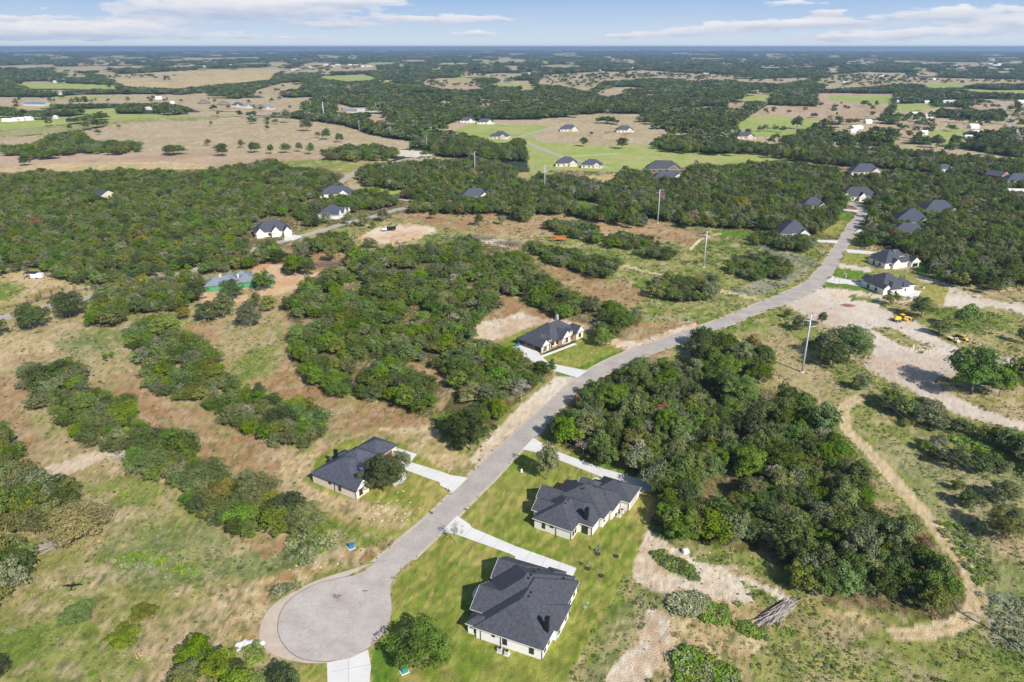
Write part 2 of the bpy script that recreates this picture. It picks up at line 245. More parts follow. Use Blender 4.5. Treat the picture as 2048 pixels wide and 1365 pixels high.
ZONES = [  # far fields first, near details last (painter's order)
 ('fld', [(-700, 330), (0, 275), (60, 272), (170, 262), (250, 245), (400, 240), (510, 235), (575, 236), (640, 245), (690, 252), (745, 272), (800, 281), (860, 286), (800, 300), (640, 300), (640, 342), (560, 335), (430, 345), (80, 350), (-700, 420)]),
 ('fldr', [(-700, 370), (0, 298), (200, 305), (420, 305), (640, 310), (790, 318), (700, 350), (430, 345), (80, 352), (-700, 420)]), ('tan2', [(0, 335), (170, 325), (330, 325), (420, 330), (400, 345), (80, 350), (0, 352)]),
 ('green', [(540, 322), (640, 320), (790, 326), (760, 334), (700, 348), (650, 345), (560, 332)]),
 ('white', [(790, 300), (820, 301), (860, 304), (878, 314), (830, 316), (795, 312)]), ('fld', [(820, 318), (880, 315), (1000, 322), (860, 330), (790, 330)]),
 ('fldg', [(880, 258), (930, 246), (1010, 250), (1109, 252), (1060, 266), (1030, 277), (980, 282), (930, 268)]),
 ('fld', [(1060, 272), (1120, 252), (1280, 258), (1400, 262), (1420, 272), (1330, 270), (1290, 292), (1160, 296), (1080, 285)]),
 ('fldg', [(1045, 283), (1080, 284), (1160, 290), (1310, 290), (1330, 300), (1400, 305), (1600, 312), (1700, 325), (1690, 342), (1600, 335), (1500, 330), (1378, 338), (1300, 352), (1230, 345), (1060, 345)]),
 ('fldr', [(1634, 187), (1792, 188), (1786, 206), (1768, 222), (1767, 232), (1727, 238), (1650, 240), (1500, 232), (1535, 211), (1634, 214)]), ('fldg', [(1660, 191), (1788, 192), (1780, 208), (1700, 205), (1655, 200)]),
 ('fldg', [(1500, 232), (1520, 230), (1645, 240), (1620, 255), (1580, 272), (1513, 274), (1440, 262), (1477, 250)]),
 ('fld', [(1420, 272), (1513, 274), (1600, 275), (1560, 290), (1460, 285)]),
 ('fld', [(1660, 284), (1727, 286), (1875, 291), (1968, 305), (2048, 318), (2100, 330), (1960, 325), (1875, 307), (1768, 299), (1666, 297)]), ('fldg', [(1740, 292), (1830, 296), (1860, 306), (1768, 299)]),
 ('fldr', [(1797, 246), (1845, 246), (1838, 262), (1821, 286), (1789, 288)]), ('fldg', [(1789, 208), (1867, 207), (1870, 219), (1821, 222), (1790, 226)]), ('fld', [(1800, 222), (1880, 222), (1870, 240), (1900, 262), (1850, 262), (1830, 245), (1795, 240)]),
 ('fldg', [(1860, 262), (1930, 258), (1935, 290), (1860, 290)]), ('fldr', [(1928, 211), (1998, 208), (2006, 219), (1955, 221)]), ('fld', [(2003, 206), (2060, 214), (2160, 290), (2060, 268), (2024, 251)]),
 ('fld', [(1647, 179), (1650, 160), (1666, 150), (1741, 144), (1834, 155), (1955, 158), (2060, 160), (2120, 167), (1955, 168), (1917, 174), (1861, 174), (1834, 168), (1789, 168), (1741, 174)]), ('fldg', [(1840, 169), (1920, 168), (1925, 175), (1862, 176)]), ('fldg', [(1963, 182), (2100, 180), (2090, 187), (1971, 186)]),
 ('fld', [(1500, 159), (1639, 155), (1560, 168), (1470, 163), (1470, 158)]), ('fldg', [(1452, 199), (1520, 190), (1556, 188), (1535, 203), (1490, 203)]), ('fldr', [(1452, 206), (1490, 206), (1492, 219), (1457, 217)]),
 ('fld', [(1084, 151), (1190, 144), (1292, 143), (1472, 151), (1465, 159), (1305, 157), (1203, 164), (1178, 182), (1279, 180), (1216, 194), (1150, 178), (1096, 166)]), ('fld', [(1084, 131), (1183, 132), (1102, 136)]), ('fld', [(1208, 119), (1287, 121), (1229, 123)]), ('fldr', [(1010, 133), (1076, 141), (1015, 141)]), ('fld', [(1470, 132), (1540, 131), (1640, 134), (1530, 137)]),
 ('fld', [(1210, 148), (1380, 148), (1378, 152), (1215, 153)]), ('fldg', [(612, 154), (729, 149), (762, 159), (698, 164)]), ('fld', [(546, 154), (580, 140), (614, 131), (756, 131), (754, 141), (584, 146)]), ('fld', [(566, 166), (612, 164), (597, 179), (561, 182), (566, 202), (545, 200), (500, 187), (515, 180)]),
 ('fld', [(440, 197), (584, 204), (614, 220), (576, 226), (430, 222)]), ('fld', [(675, 207), (711, 217), (700, 228), (670, 226)]), ('white', [(690, 222), (711, 217), (764, 217), (768, 225), (700, 227)]), ('fldr', [(723, 229), (792, 230), (770, 242), (745, 246)]),
 ('fldr', [(843, 169), (856, 158), (952, 164), (970, 177), (930, 180), (881, 178)]), ('fld', [(830, 212), (916, 197), (900, 207)]), ('fldr', [(876, 256), (916, 242), (960, 243), (906, 262)]), ('fldr', [(940, 190), (985, 197), (965, 202)]),
 ('fldg', [(5, 162), (51, 164), (228, 171), (239, 179), (63, 178)]), ('tan2', [(230, 150), (381, 141), (560, 138), (540, 160), (432, 170), (355, 177), (254, 174), (228, 164)]), ('fld', [(195, 153), (279, 148), (400, 150), (300, 156), (228, 160)]),
 ('fld', [(-200, 194), (69, 195), (152, 199), (279, 192), (343, 189), (432, 197), (520, 202), (520, 214), (406, 225), (343, 207), (178, 208), (102, 209), (58, 222), (13, 214), (-200, 205)]), ('fldg', [(-250, 250), (0, 238), (102, 242), (178, 237), (165, 246), (117, 250), (58, 256), (0, 268), (-250, 285)]),
 ('fld', [(-100, 102), (0, 102), (102, 101), (127, 104), (0, 107), (-100, 107)]), ('fld', [(152, 118), (254, 114), (232, 122), (216, 131), (183, 131), (190, 122)]), ('fld', [(33, 120), (63, 118), (62, 123)]), ('fld', [(8, 149), (91, 149), (91, 152), (8, 153)]),
 ('weed', [(60, 255), (170, 248), (300, 236), (480, 232), (430, 240), (250, 247), (100, 268), (0, 275), (-100, 285), (-100, 272)]),
 ('fld', [(1340, 100), (1450, 100), (1440, 103)]), ('fld', [(1500, 112), (1620, 112), (1560, 115)]), ('fld', [(1900, 119), (2000, 119), (1990, 122)]), ('fld', [(1690, 128), (1745, 126), (1740, 130)]), ('fld', [(1620, 100), (1700, 100), (1690, 102)]), ('fld', [(980, 98.5), (1060, 98), (1050, 101)]), ('fld', [(640, 112), (720, 115), (715, 118), (650, 116)]),
 # middle distance
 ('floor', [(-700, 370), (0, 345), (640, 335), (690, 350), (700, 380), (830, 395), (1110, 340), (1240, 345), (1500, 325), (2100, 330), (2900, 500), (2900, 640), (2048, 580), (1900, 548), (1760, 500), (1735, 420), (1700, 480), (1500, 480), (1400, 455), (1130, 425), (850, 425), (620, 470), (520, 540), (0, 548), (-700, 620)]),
 ('fldg', [(718, 375), (810, 376), (812, 396), (745, 392)]), ('dry', [(1040, 345), (1110, 345), (1120, 355), (1065, 368), (1100, 385), (1040, 370)]), ('tan2', [(1150, 352), (1235, 348), (1225, 366), (1165, 364)]), ('lush', [(1150, 392), (1200, 398), (1195, 412), (1150, 410)]), ('fld', [(1440, 350), (1490, 346), (1480, 352)]),
 ('green', [(1140, 415), (1300, 440), (1400, 455), (1500, 470), (1640, 500), (1645, 529), (1600, 570), (1500, 612), (1440, 636), (1330, 672), (1200, 690), (1150, 640), (1230, 640), (1030, 560), (1050, 500), (1100, 470)]),
 ('red', [(830, 425), (1060, 425), (1140, 430), (1140, 455), (1000, 470), (930, 462), (800, 445), (780, 432)]), ('red', [(1085, 440), (1250, 430), (1400, 462), (1440, 480), (1380, 490), (1240, 480), (1100, 470)]), ('red', [(1060, 512), (1180, 552), (1240, 562), (1300, 590), (1260, 620), (1150, 590), (1040, 540)]),
 ('red', [(1250, 650), (1400, 640), (1400, 655), (1270, 695), (1220, 700), (1200, 680)]), ('sage', [(1490, 470), (1560, 490), (1600, 510), (1640, 520), (1600, 560), (1520, 590), (1440, 590), (1590, 530), (1520, 500)]), ('lush', [(1410, 460), (1500, 460), (1498, 475), (1440, 473)]),
 ('dry', [(620, 460), (760, 450), (830, 440), (870, 460), (1000, 475), (1050, 500), (980, 530), (900, 470), (700, 520), (600, 600), (560, 610), (540, 540)]),
 ('red', [(560, 500), (640, 500), (740, 505), (690, 540), (620, 580), (590, 640), (540, 700), (500, 640), (560, 590)]), ('orange', [(711, 478), (752, 457), (816, 448), (869, 455), (875, 464), (840, 478), (763, 489)]),
 ('pale', [(900, 480), (935, 472), (970, 480), (1010, 480), (1020, 500), (960, 498), (920, 500)]), ('green', [(850, 470), (900, 468), (930, 478), (880, 485), (820, 495)]),
 ('orange', [(396, 585), (440, 585), (500, 590), (540, 545), (600, 540), (640, 548), (600, 575), (560, 590), (500, 602), (440, 612), (400, 600)]), ('orange', [(500, 560), (508, 530), (545, 518), (600, 520), (560, 545), (530, 570)]),
 ('tan2', [(-500, 640), (0, 548), (50, 540), (88, 552), (200, 578), (0, 622), (-500, 720)]), ('green', [(-300, 600), (0, 560), (60, 575), (20, 600), (-300, 650)]), ('red', [(60, 590), (120, 572), (150, 578), (60, 605)]),
 # near left
 ('red', [(-400, 800), (0, 740), (180, 760), (280, 740), (320, 800), (440, 830), (590, 915), (700, 880), (640, 960), (560, 985), (480, 950), (400, 920), (260, 830), (180, 780), (60, 770), (60, 850), (110, 900), (60, 930), (-400, 900)]),
 ('red', [(370, 650), (440, 640), (560, 610), (600, 640), (590, 740), (700, 800), (860, 820), (890, 870), (700, 870), (650, 850), (540, 780), (450, 740)]), ('dry', [(440, 640), (560, 620), (580, 700), (540, 760), (470, 745), (430, 700)]),
 ('green', [(455, 730), (500, 700), (540, 690), (560, 680), (550, 720), (500, 760), (470, 770)]), ('weed', [(110, 670), (240, 650), (260, 690), (180, 715), (90, 700)]), ('tan2', [(-400, 730), (0, 665), (80, 670), (120, 700), (60, 725), (0, 740), (-400, 800)]), ('red', [(0, 735), (40, 712), (130, 700), (110, 714), (40, 730)]),
 ('dry', [(-400, 920), (100, 960), (260, 940), (380, 990), (480, 1080), (660, 1090), (640, 1100), (520, 1160), (500, 1300), (560, 1420), (-400, 1500)]), ('weed', [(220, 1060), (420, 1040), (460, 1090), (440, 1160), (300, 1180), (150, 1160)]), ('green', [(-100, 1230), (40, 1260), (160, 1230), (300, 1330), (200, 1420), (-100, 1450)]),
 ('green', [(140, 965), (260, 950), (380, 990), (420, 1050), (300, 1060), (200, 1000)]), ('weed', [(560, 960), (640, 940), (660, 1040), (760, 1090), (640, 1110), (500, 1170), (430, 1130), (520, 1090), (630, 1080)]), ('green', [(640, 1010), (700, 1060), (790, 1080), (740, 1110), (680, 1080), (630, 1050)]),
 ('lawn', [(600, 940), (690, 880), (800, 880), (860, 905), (930, 950), (915, 985), (830, 1062), (790, 1078), (720, 1060), (650, 1035), (590, 1000)]), ('tan2', [(760, 860), (880, 850), (950, 890), (940, 930), (900, 945), (830, 905)]), ('tan2', [(560, 930), (640, 895), (620, 950), (570, 985)]),
 ('tan2', [(590, 960), (660, 990), (780, 1010), (830, 1020), (800, 1060), (700, 1050), (600, 1000)]), ('straw', [(500, 1164), (585, 1140), (664, 1113), (739, 1089), (790, 1080), (800, 1084), (760, 1113), (671, 1137), (585, 1167), (544, 1195), (520, 1239), (500, 1290), (434, 1264), (425, 1199)]),
 ('green', [(590, 1170), (671, 1142), (745, 1113), (820, 1063), (900, 990), (935, 956), (940, 960), (865, 1030), (809, 1076), (745, 1126), (690, 1142), (600, 1175)]), ('pale', [(88, 935), (150, 915), (175, 903), (250, 898), (245, 915), (190, 925), (160, 940), (110, 960)]), ('red', [(480, 1062), (560, 1075), (640, 1070), (600, 1100), (520, 1120)]),
 # woods floor near
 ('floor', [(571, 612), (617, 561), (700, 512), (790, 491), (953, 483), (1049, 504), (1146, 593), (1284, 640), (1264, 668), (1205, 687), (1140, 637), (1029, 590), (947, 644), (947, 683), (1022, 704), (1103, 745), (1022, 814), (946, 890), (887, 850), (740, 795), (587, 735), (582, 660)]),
 ('red', [(800, 705), (860, 735), (900, 745), (890, 775), (855, 765), (800, 740)]), ('red', [(870, 790), (900, 800), (885, 820)]), ('red', [(970, 785), (1010, 790), (1000, 815), (975, 805)]), ('green', [(860, 815), (900, 830), (980, 850), (1030, 815), (1040, 822), (960, 890), (940, 920), (880, 880)]),
 ('red', [(1000, 585), (1080, 622), (1190, 655), (1190, 680), (1130, 655), (980, 690), (938, 680), (935, 660), (960, 640)]), ('pale', [(938, 662), (964, 641), (1000, 640), (1042, 624), (1073, 636), (1134, 640), (1185, 660), (1120, 652), (1058, 660), (981, 684), (946, 676)]),
 ('lawn', [(985, 692), (1040, 662), (1085, 648), (1045, 690), (1022, 697)]), ('lawn', [(1083, 715), (1130, 695), (1165, 655), (1200, 685), (1252, 703), (1174, 743), (1130, 736), (1098, 727)]), ('lush', [(1100, 742), (1130, 742), (1155, 754), (1140, 758)]), ('lush', [(1148, 737), (1240, 702), (1253, 704), (1176, 743)]),
 ('pale', [(938, 918), (975, 874), (1040, 812), (1112, 754), (1150, 757), (1105, 801), (1060, 838), (976, 916), (955, 930)]), ('pale', [(1223, 679), (1243, 697), (1263, 702), (1400, 652), (1388, 645), (1276, 684)]), ('orange', [(1215, 672), (1245, 682), (1250, 700), (1225, 690)]),
 # near right
 ('green', [(1075, 880), (1200, 757), (1292, 712), (1400, 672), (1480, 645), (1580, 607), (1620, 640), (1660, 680), (1740, 750), (1960, 840), (2100, 860), (2700, 1000), (2700, 1700), (1400, 1500), (1150, 1400), (1270, 1180), (1300, 1050), (1310, 970), (1150, 905)]),
 ('dry', [(1480, 760), (1600, 790), (1650, 830), (1700, 800), (1640, 720), (1560, 650), (1450, 670), (1560, 720), (1550, 750)]), ('weed', [(1750, 880), (1900, 900), (2100, 960), (2100, 1400), (1960, 1200), (1880, 1040)]), ('sage', [(1960, 1180), (2100, 1200), (2100, 1330), (1980, 1290)]), ('dry', [(2000, 1030), (2100, 1080), (2100, 1170), (1990, 1100)]),
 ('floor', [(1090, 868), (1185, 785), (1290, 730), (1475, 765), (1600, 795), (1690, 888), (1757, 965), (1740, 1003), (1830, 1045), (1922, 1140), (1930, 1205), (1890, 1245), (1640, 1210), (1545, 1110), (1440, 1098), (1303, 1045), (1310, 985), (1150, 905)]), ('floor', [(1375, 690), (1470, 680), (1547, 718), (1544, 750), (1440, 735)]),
 ('dry', [(1130, 905), (1230, 930), (1300, 960), (1310, 970), (1210, 938)]), ('sage', [(1370, 715), (1400, 710), (1420, 730), (1380, 738)]), ('red', [(1270, 722), (1340, 700), (1345, 712), (1300, 728)]), ('straw', [(1300, 1160), (1500, 1210), (1700, 1240), (1900, 1270), (1800, 1400), (1500, 1400), (1200, 1400), (1270, 1250)]),
 ('green', [(1560, 1230), (1700, 1240), (1950, 1290), (2100, 1330), (2100, 1450), (1500, 1450), (1500, 1330)]), ('weed', [(1290, 1180), (1350, 1190), (1350, 1230), (1300, 1240), (1250, 1300), (1190, 1400), (1130, 1400), (1240, 1220)]), ('dry', [(1550, 1210), (1700, 1225), (1780, 1245), (1700, 1290), (1560, 1250)]),
 ('lawn', [(1067, 898), (1110, 917), (1207, 956), (1310, 985), (1318, 1010), (1295, 1058), (1268, 1125), (1262, 1160), (1225, 1232), (1150, 1365), (1060, 1560), (560, 1560), (600, 1335), (652, 1330), (740, 1300), (770, 1262), (784, 1215), (782, 1175), (800, 1148), (860, 1087), (905, 1045), (960, 985), (1038, 905)]),
 ('green', [(1262, 1160), (1250, 1195), (1200, 1290), (1140, 1400), (1110, 1400), (1190, 1260), (1250, 1150)]), ('lush', [(1110, 905), (1207, 936), (1310, 965), (1300, 950), (1190, 918)]), ('lush', [(742, 1302), (775, 1268), (800, 1262), (800, 1300), (780, 1365), (745, 1400)]),
 ('pale', [(1296, 1059), (1279, 1097), (1268, 1123), (1265, 1158), (1284, 1174), (1322, 1190), (1354, 1180), (1392, 1185), (1427, 1199), (1459, 1204), (1510, 1209), (1504, 1188), (1483, 1166), (1445, 1137), (1392, 1121), (1359, 1102), (1322, 1075)]),
 ('lush', [(1298, 1104), (1333, 1107), (1381, 1131), (1400, 1161), (1385, 1162), (1338, 1142), (1311, 1126)]), ('pale', [(1295, 1214), (1338, 1228), (1343, 1258), (1345, 1311), (1311, 1328), (1284, 1400), (1190, 1400), (1225, 1333), (1279, 1282)]),
 ('green', [(1505, 1180), (1560, 1165), (1620, 1215), (1560, 1215)]), ('pale', [(1430, 1130), (1470, 1130), (1540, 1165), (1590, 1205), (1580, 1210), (1520, 1180), (1450, 1150)]),
 # the caliche lot
 ('lot', [(1567, 609), (1590, 600), (1642, 574), (1670, 583), (1768, 594), (1770, 600), (1757, 616), (1789, 624), (1785, 632), (1826, 640), (1856, 659), (1883, 680), (1925, 699), (1935, 712), (1925, 725), (1935, 745), (1870, 757), (1884, 780), (1920, 798), (1962, 818), (2048, 844), (2200, 885), (2200, 909), (2048, 862), (1952, 840), (1880, 816), (1812, 776), (1760, 752), (1728, 733), (1746, 704), (1746, 670), (1709, 656), (1671, 659), (1650, 648), (1618, 638), (1588, 619)]),
 ('dry', [(1735, 654), (1767, 655), (1794, 659), (1821, 675), (1869, 694), (1848, 704), (1794, 688), (1768, 672)]), ('orange', [(1650, 576), (1700, 580), (1768, 592), (1830, 600), (1850, 610), (1790, 605), (1700, 600), (1660, 590)]), ('green', [(1700, 590), (1760, 598), (1755, 606), (1700, 600)]),
 ('green', [(1860, 620), (1900, 612), (2100, 640), (2100, 690), (2000, 680), (1920, 670), (1870, 640)]), ('lot', [(1901, 573), (1974, 597), (2000, 604), (2100, 612), (2200, 650), (2100, 640), (1982, 613), (1940, 620), (1885, 611)]), ('lot', [(1834, 552), (1900, 568), (1905, 576), (1832, 560)]), ('dry', [(1930, 660), (2060, 700), (2060, 760), (2000, 700), (1920, 690)]), ('lot', [(1990, 712), (2060, 720), (2100, 760), (2060, 745), (1995, 730)]),
 ('lush', [(1673, 536), (1744, 545), (1740, 566), (1664, 554)]), ('lush', [(1656, 563), (1749, 575), (1767, 588), (1648, 572)]), ('lawn', [(1693, 505), (1753, 511), (1762, 536), (1681, 526)]), ('lot', [(1680, 527), (1744, 537), (1744, 546), (1675, 535)]), ('lush', [(1837, 517), (1858, 528), (1870, 548), (1828, 549)]), ('lawn', [(1838, 562), (1899, 575), (1885, 611), (1862, 607), (1843, 584)]),
 ('lush', [(1672, 424), (1714, 427), (1700, 444), (1672, 440)]), ('lawn', [(1668, 441), (1698, 446), (1684, 470), (1625, 470), (1640, 455)]), ('lawn', [(1730, 436), (1765, 436), (1740, 452), (1722, 456)]), ('dry', [(1700, 385), (1760, 410), (1780, 425), (1738, 425), (1725, 408), (1695, 400)]), ('lush', [(1760, 425), (1830, 420), (1860, 440), (1800, 445)]), ('lawn', [(1711, 466), (1736, 465), (1725, 492), (1698, 492)]), ('lush', [(860, 430), (580, 470), (640, 455), (600, 470)]),
 ('lawn', [(580, 470), (640, 452), (660, 455), (600, 470)]),
]
for pts, w in [([(1244, 531), (1290, 543), (1332, 553)], 3), ([(1432, 580), (1480, 590), (1535, 604)], 4), ([(793, 490), (746, 513), (681, 537), (605, 566), (564, 581)], 4.5), ([(1445, 466), (1400, 480), (1380, 500)], 2)]:
    ZONES.append(('track', strip(pts, w)))
TR = [(1722, 795), (1693, 809), (1685, 833), (1692, 860), (1714, 881), (1741, 908), (1771, 941), (1805, 978), (1839, 1019), (1877, 1060), (1897, 1094), (1923, 1121), (1945, 1152), (1953, 1190), (1948, 1224), (1928, 1244), (1877, 1261), (1833, 1268), (1780, 1268)]
def _sm(pl):
    for _ in range(2):
        o = [pl[0]]
        for a, b_ in zip(pl, pl[1:]): o += [(a[0] * .75 + b_[0] * .25, a[1] * .75 + b_[1] * .25), (a[0] * .25 + b_[0] * .75, a[1] * .25 + b_[1] * .75)]
        pl = o + [pl[-1]]
    return pl
TR = _sm(TR)
ZONES += [('track', strip(TR, 3.8)), ('straw', strip(TR, .7)), ('track', strip(TR[18:42], 3.6, .4)), ('straw', strip([(1460, 1140), (1540, 1165), (1584, 1190), (1618, 1211), (1666, 1228), (1761, 1241)], 2.0))]
WOODS = {
 'big right wood': [[(1095, 865), (1120, 830), (1185, 778), (1235, 742), (1290, 722), (1350, 728), (1440, 730), (1475, 760), (1490, 790), (1540, 800), (1600, 788), (1640, 830), (1676, 890), (1718, 934), (1738, 966), (1722, 1004), (1764, 1046), (1822, 1054), (1862, 1095), (1896, 1145), (1902, 1192), (1880, 1212), (1836, 1203), (1780, 1180), (1700, 1190), (1640, 1190), (1595, 1160), (1568, 1135), (1552, 1095), (1500, 1070), (1440, 1083), (1390, 1080), (1335, 1062), (1312, 1030), (1322, 985), (1262, 940), (1200, 915), (1150, 890)],
                    [(1378, 690), (1390, 675), (1420, 670), (1470, 682), (1528, 692), (1545, 718), (1540, 742), (1512, 750), (1470, 742), (1440, 735), (1390, 718)]],
 'centre wood': [[(571, 612), (600, 590), (617, 561), (660, 548), (700, 512), (790, 491), (840, 500), (886, 486), (926, 475), (953, 483), (985, 520), (1001, 507), (1049, 504), (1052, 534), (1117, 572), (1146, 590), (1220, 612), (1264, 620), (1282, 640), (1264, 662), (1228, 660), (1226, 676), (1207, 682), (1187, 650), (1140, 632), (1082, 617), (1035, 585), (1000, 582), (995, 600), (977, 628), (947, 644), (937, 668), (950, 683), (1006, 702), (1030, 704), (1058, 710), (1078, 730), (1100, 742), (1096, 758), (1058, 772), (1022, 808), (987, 832), (972, 856), (946, 882), (903, 880), (890, 848), (860, 810), (800, 815), (740, 790), (680, 782), (605, 752), (592, 730), (588, 665), (640, 650), (650, 625), (590, 626)]],
 'middle left strip': [[(240, 675), (257, 650), (297, 634), (363, 643), (366, 665), (403, 680), (424, 710), (446, 742), (486, 765), (536, 782), (557, 812), (600, 805), (640, 828), (652, 860), (636, 886), (598, 900), (545, 878), (498, 860), (450, 840), (430, 814), (370, 802), (352, 788), (310, 776), (296, 758), (282, 724), (281, 706), (262, 690)]],
 'lower left strip': [[(30, 747), (73, 729), (132, 723), (156, 736), (155, 765), (187, 780), (256, 797), (262, 826), (281, 844), (316, 856), (373, 870), (373, 897), (401, 929), (439, 944), (469, 941), (507, 961), (542, 967), (551, 988), (584, 1000), (630, 1050), (600, 1052), (527, 1060), (478, 1068), (432, 1030), (394, 1018), (373, 985), (366, 967), (331, 952), (295, 944), (262, 928), (264, 896), (205, 890), (155, 888), (145, 862), (114, 848), (108, 803), (67, 795), (45, 765)]],
 'far left corner wood': [[(-250, 860), (0, 856), (23, 888), (32, 916), (70, 925), (100, 961), (138, 966), (158, 988), (156, 1011), (110, 1050), (70, 1062), (18, 1062), (0, 1074), (60, 1118), (70, 1138), (50, 1160), (14, 1184), (0, 1200), (-250, 1240)]],
 'bottom thicket': [[(345, 1320), (372, 1285), (440, 1318), (480, 1345), (550, 1345), (610, 1360), (620, 1450), (330, 1450)]],
 'right lot hedge': [[(1745, 797), (1782, 778), (1812, 790), (1860, 806), (1897, 828), (1937, 850), (1990, 862), (2048, 878), (2200, 925), (2200, 990), (2048, 915), (2008, 888), (1968, 876), (1939, 862), (1888, 853), (1848, 832), (1808, 816), (1765, 808)]],
 'green house thicket': [[(184, 603), (197, 583), (257, 561), (315, 562), (342, 552), (378, 552), (414, 562), (402, 574), (390, 595), (386, 608), (363, 613), (342, 620), (303, 620), (257, 623), (224, 645), (184, 645), (173, 633)]],
 'north hedgerows': [[(1043, 497), (1050, 482), (1097, 492), (1158, 504), (1205, 512), (1236, 518), (1232, 538), (1218, 550), (1176, 543), (1117, 523), (1067, 505)], [(1093, 445), (1112, 441), (1152, 443), (1203, 459), (1203, 478), (1164, 475), (1117, 461), (1093, 455)], [(1212, 472), (1252, 466), (1303, 474), (1322, 492), (1350, 503), (1346, 513), (1293, 507), (1258, 491), (1214, 484)],
                     [(1302, 573), (1315, 555), (1395, 551), (1430, 558), (1428, 586), (1390, 600), (1351, 590), (1310, 583)], [(1458, 517), (1498, 505), (1545, 512), (1582, 530), (1580, 552), (1551, 552), (1498, 552), (1467, 542)], [(1497, 468), (1561, 462), (1628, 478), (1626, 496), (1588, 496), (1535, 487), (1505, 480)]],
 'north belt': [[(712, 341), (737, 336), (790, 329), (856, 325), (937, 322), (990, 325), (1033, 345), (1033, 358), (1000, 363), (1064, 367), (1100, 383), (1140, 395), (1150, 412), (1137, 424), (1064, 422), (1060, 440), (1035, 438), (1000, 422), (893, 423), (820, 420), (822, 410), (859, 404), (820, 395), (809, 390), (812, 378), (746, 369), (722, 366)],
                [(1066, 352), (1098, 354), (1171, 356), (1178, 368), (1220, 370), (1246, 344), (1293, 347), (1310, 362), (1365, 358), (1378, 340), (1391, 330), (1439, 338), (1500, 331), (1553, 327), (1674, 341), (1668, 352), (1700, 356), (1750, 352), (1790, 345), (1850, 352), (1900, 348), (1960, 357), (2048, 367), (2900, 500), (2900, 650), (2048, 564), (2016, 560), (2010, 572), (1990, 576), (1950, 562), (1928, 570), (1888, 556), (1866, 545), (1866, 526), (1836, 512), (1783, 487), (1727, 488), (1725, 478), (1737, 448), (1745, 410), (1690, 395), (1692, 406), (1668, 441), (1666, 452), (1628, 462), (1545, 457), (1488, 452), (1434, 450), (1381, 446), (1337, 439), (1293, 429), (1256, 426), (1232, 420), (1200, 412), (1205, 399), (1156, 394), (1120, 385), (1064, 366)],
                [(1137, 416), (1195, 418), (1234, 424), (1296, 440), (1292, 448), (1244, 445), (1171, 434)], [(1310, 291), (1322, 280), (1381, 275), (1482, 284), (1540, 296), (1620, 302), (1750, 300), (1870, 310), (2000, 322), (2100, 325), (2100, 352), (1900, 343), (1750, 330), (1640, 323), (1520, 305), (1457, 304), (1381, 300), (1330, 298)]],
 'great left forest': [[(-700, 400), (0, 352), (40, 349), (80, 342), (140, 348), (250, 341), (330, 343), (390, 349), (430, 337), (520, 326), (545, 320), (572, 335), (640, 341), (672, 352), (688, 372), (640, 376), (630, 395), (600, 400), (585, 425), (530, 425), (500, 448), (480, 470), (500, 490), (508, 515), (504, 532), (465, 534), (405, 537), (350, 545), (314, 553), (246, 558), (219, 563), (186, 557), (148, 559), (112, 552), (109, 543), (68, 531), (0, 541), (-700, 620)],
                       [(645, 402), (655, 397), (690, 387), (760, 380), (796, 392), (792, 408), (690, 422), (655, 438), (620, 448), (600, 440), (590, 418)], [(577, 520), (600, 500), (620, 505), (622, 535), (600, 548), (578, 545)], [(512, 500), (530, 483), (556, 485), (556, 512), (516, 518)], [(612, 485), (640, 468), (690, 470), (712, 488), (705, 500), (640, 500)],
                       [(85, 282), (100, 272), (160, 264), (168, 273), (190, 283), (230, 285), (278, 285), (278, 300), (210, 302), (150, 300), (120, 308), (80, 312), (8, 305), (8, 295), (60, 292)], [(650, 314), (662, 302), (700, 292), (760, 292), (793, 300), (786, 315), (720, 318)]],
}
WN = list(WOODS)
zone = np.full((RH, RW), 255, np.uint8); wood = np.full((RH, RW), 255, np.uint8)
for k, poly in ZONES: raster(zone, poly, GK.index(k))
for i, k in enumerate(WN):
    for poly in WOODS[k]: raster(wood, poly, i)
raster(wood, [(815, 712), (855, 735), (885, 750), (875, 765), (850, 755), (805, 735)], 255); raster(wood, [(985, 795), (1005, 792), (1003, 808)], 255)
RF = random.Random(5)
for k_ in range(150):
    y_ = 99 + 62 * RF.random() ** 1.3; x_ = RF.uniform(-100, 2150); rx_ = RF.uniform(8, 34); ry_ = (y_ - 92) * RF.uniform(.02, .075)
    e_ = ell(x_, y_, rx_, max(ry_, .7)); 
    if zone[int(y_) - RY0, int(x_) - RX0] == 255: raster(zone, e_, GK.index(RF.choice(['fld', 'fld', 'fldr', 'fldg'])))
for x_, y_, rx_, ry_ in [(560, 128, 26, 2), (830, 122, 30, 2), (900, 128, 40, 2), (1010, 152, 30, 3), (1100, 168, 26, 3), (1170, 172, 30, 4), (1050, 178, 22, 3), (1010, 200, 20, 3), (1095, 199, 16, 3), (1275, 232, 24, 3), (1020, 218, 16, 3), (1300, 188, 20, 3), (950, 150, 30, 3), (1385, 160, 24, 2), (700, 190, 14, 2), (820, 190, 16, 2), (970, 210, 24, 4), (1560, 140, 26, 2), (1740, 126, 30, 2), (1860, 126, 26, 2), (1930, 132, 24, 2), (1780, 116, 30, 1.5), (410, 150, 24, 2), (330, 160, 30, 3), (80, 165, 26, 2), (250, 128, 26, 2), (430, 112, 24, 1.5), (1040, 165, 20, 2), (1240, 200, 18, 2), (1150, 205, 18, 2)]: raster(zone, ell(x_, y_, rx_, ry_), GK.index('fld'))
NEARY = 345        # rows above this are the far country
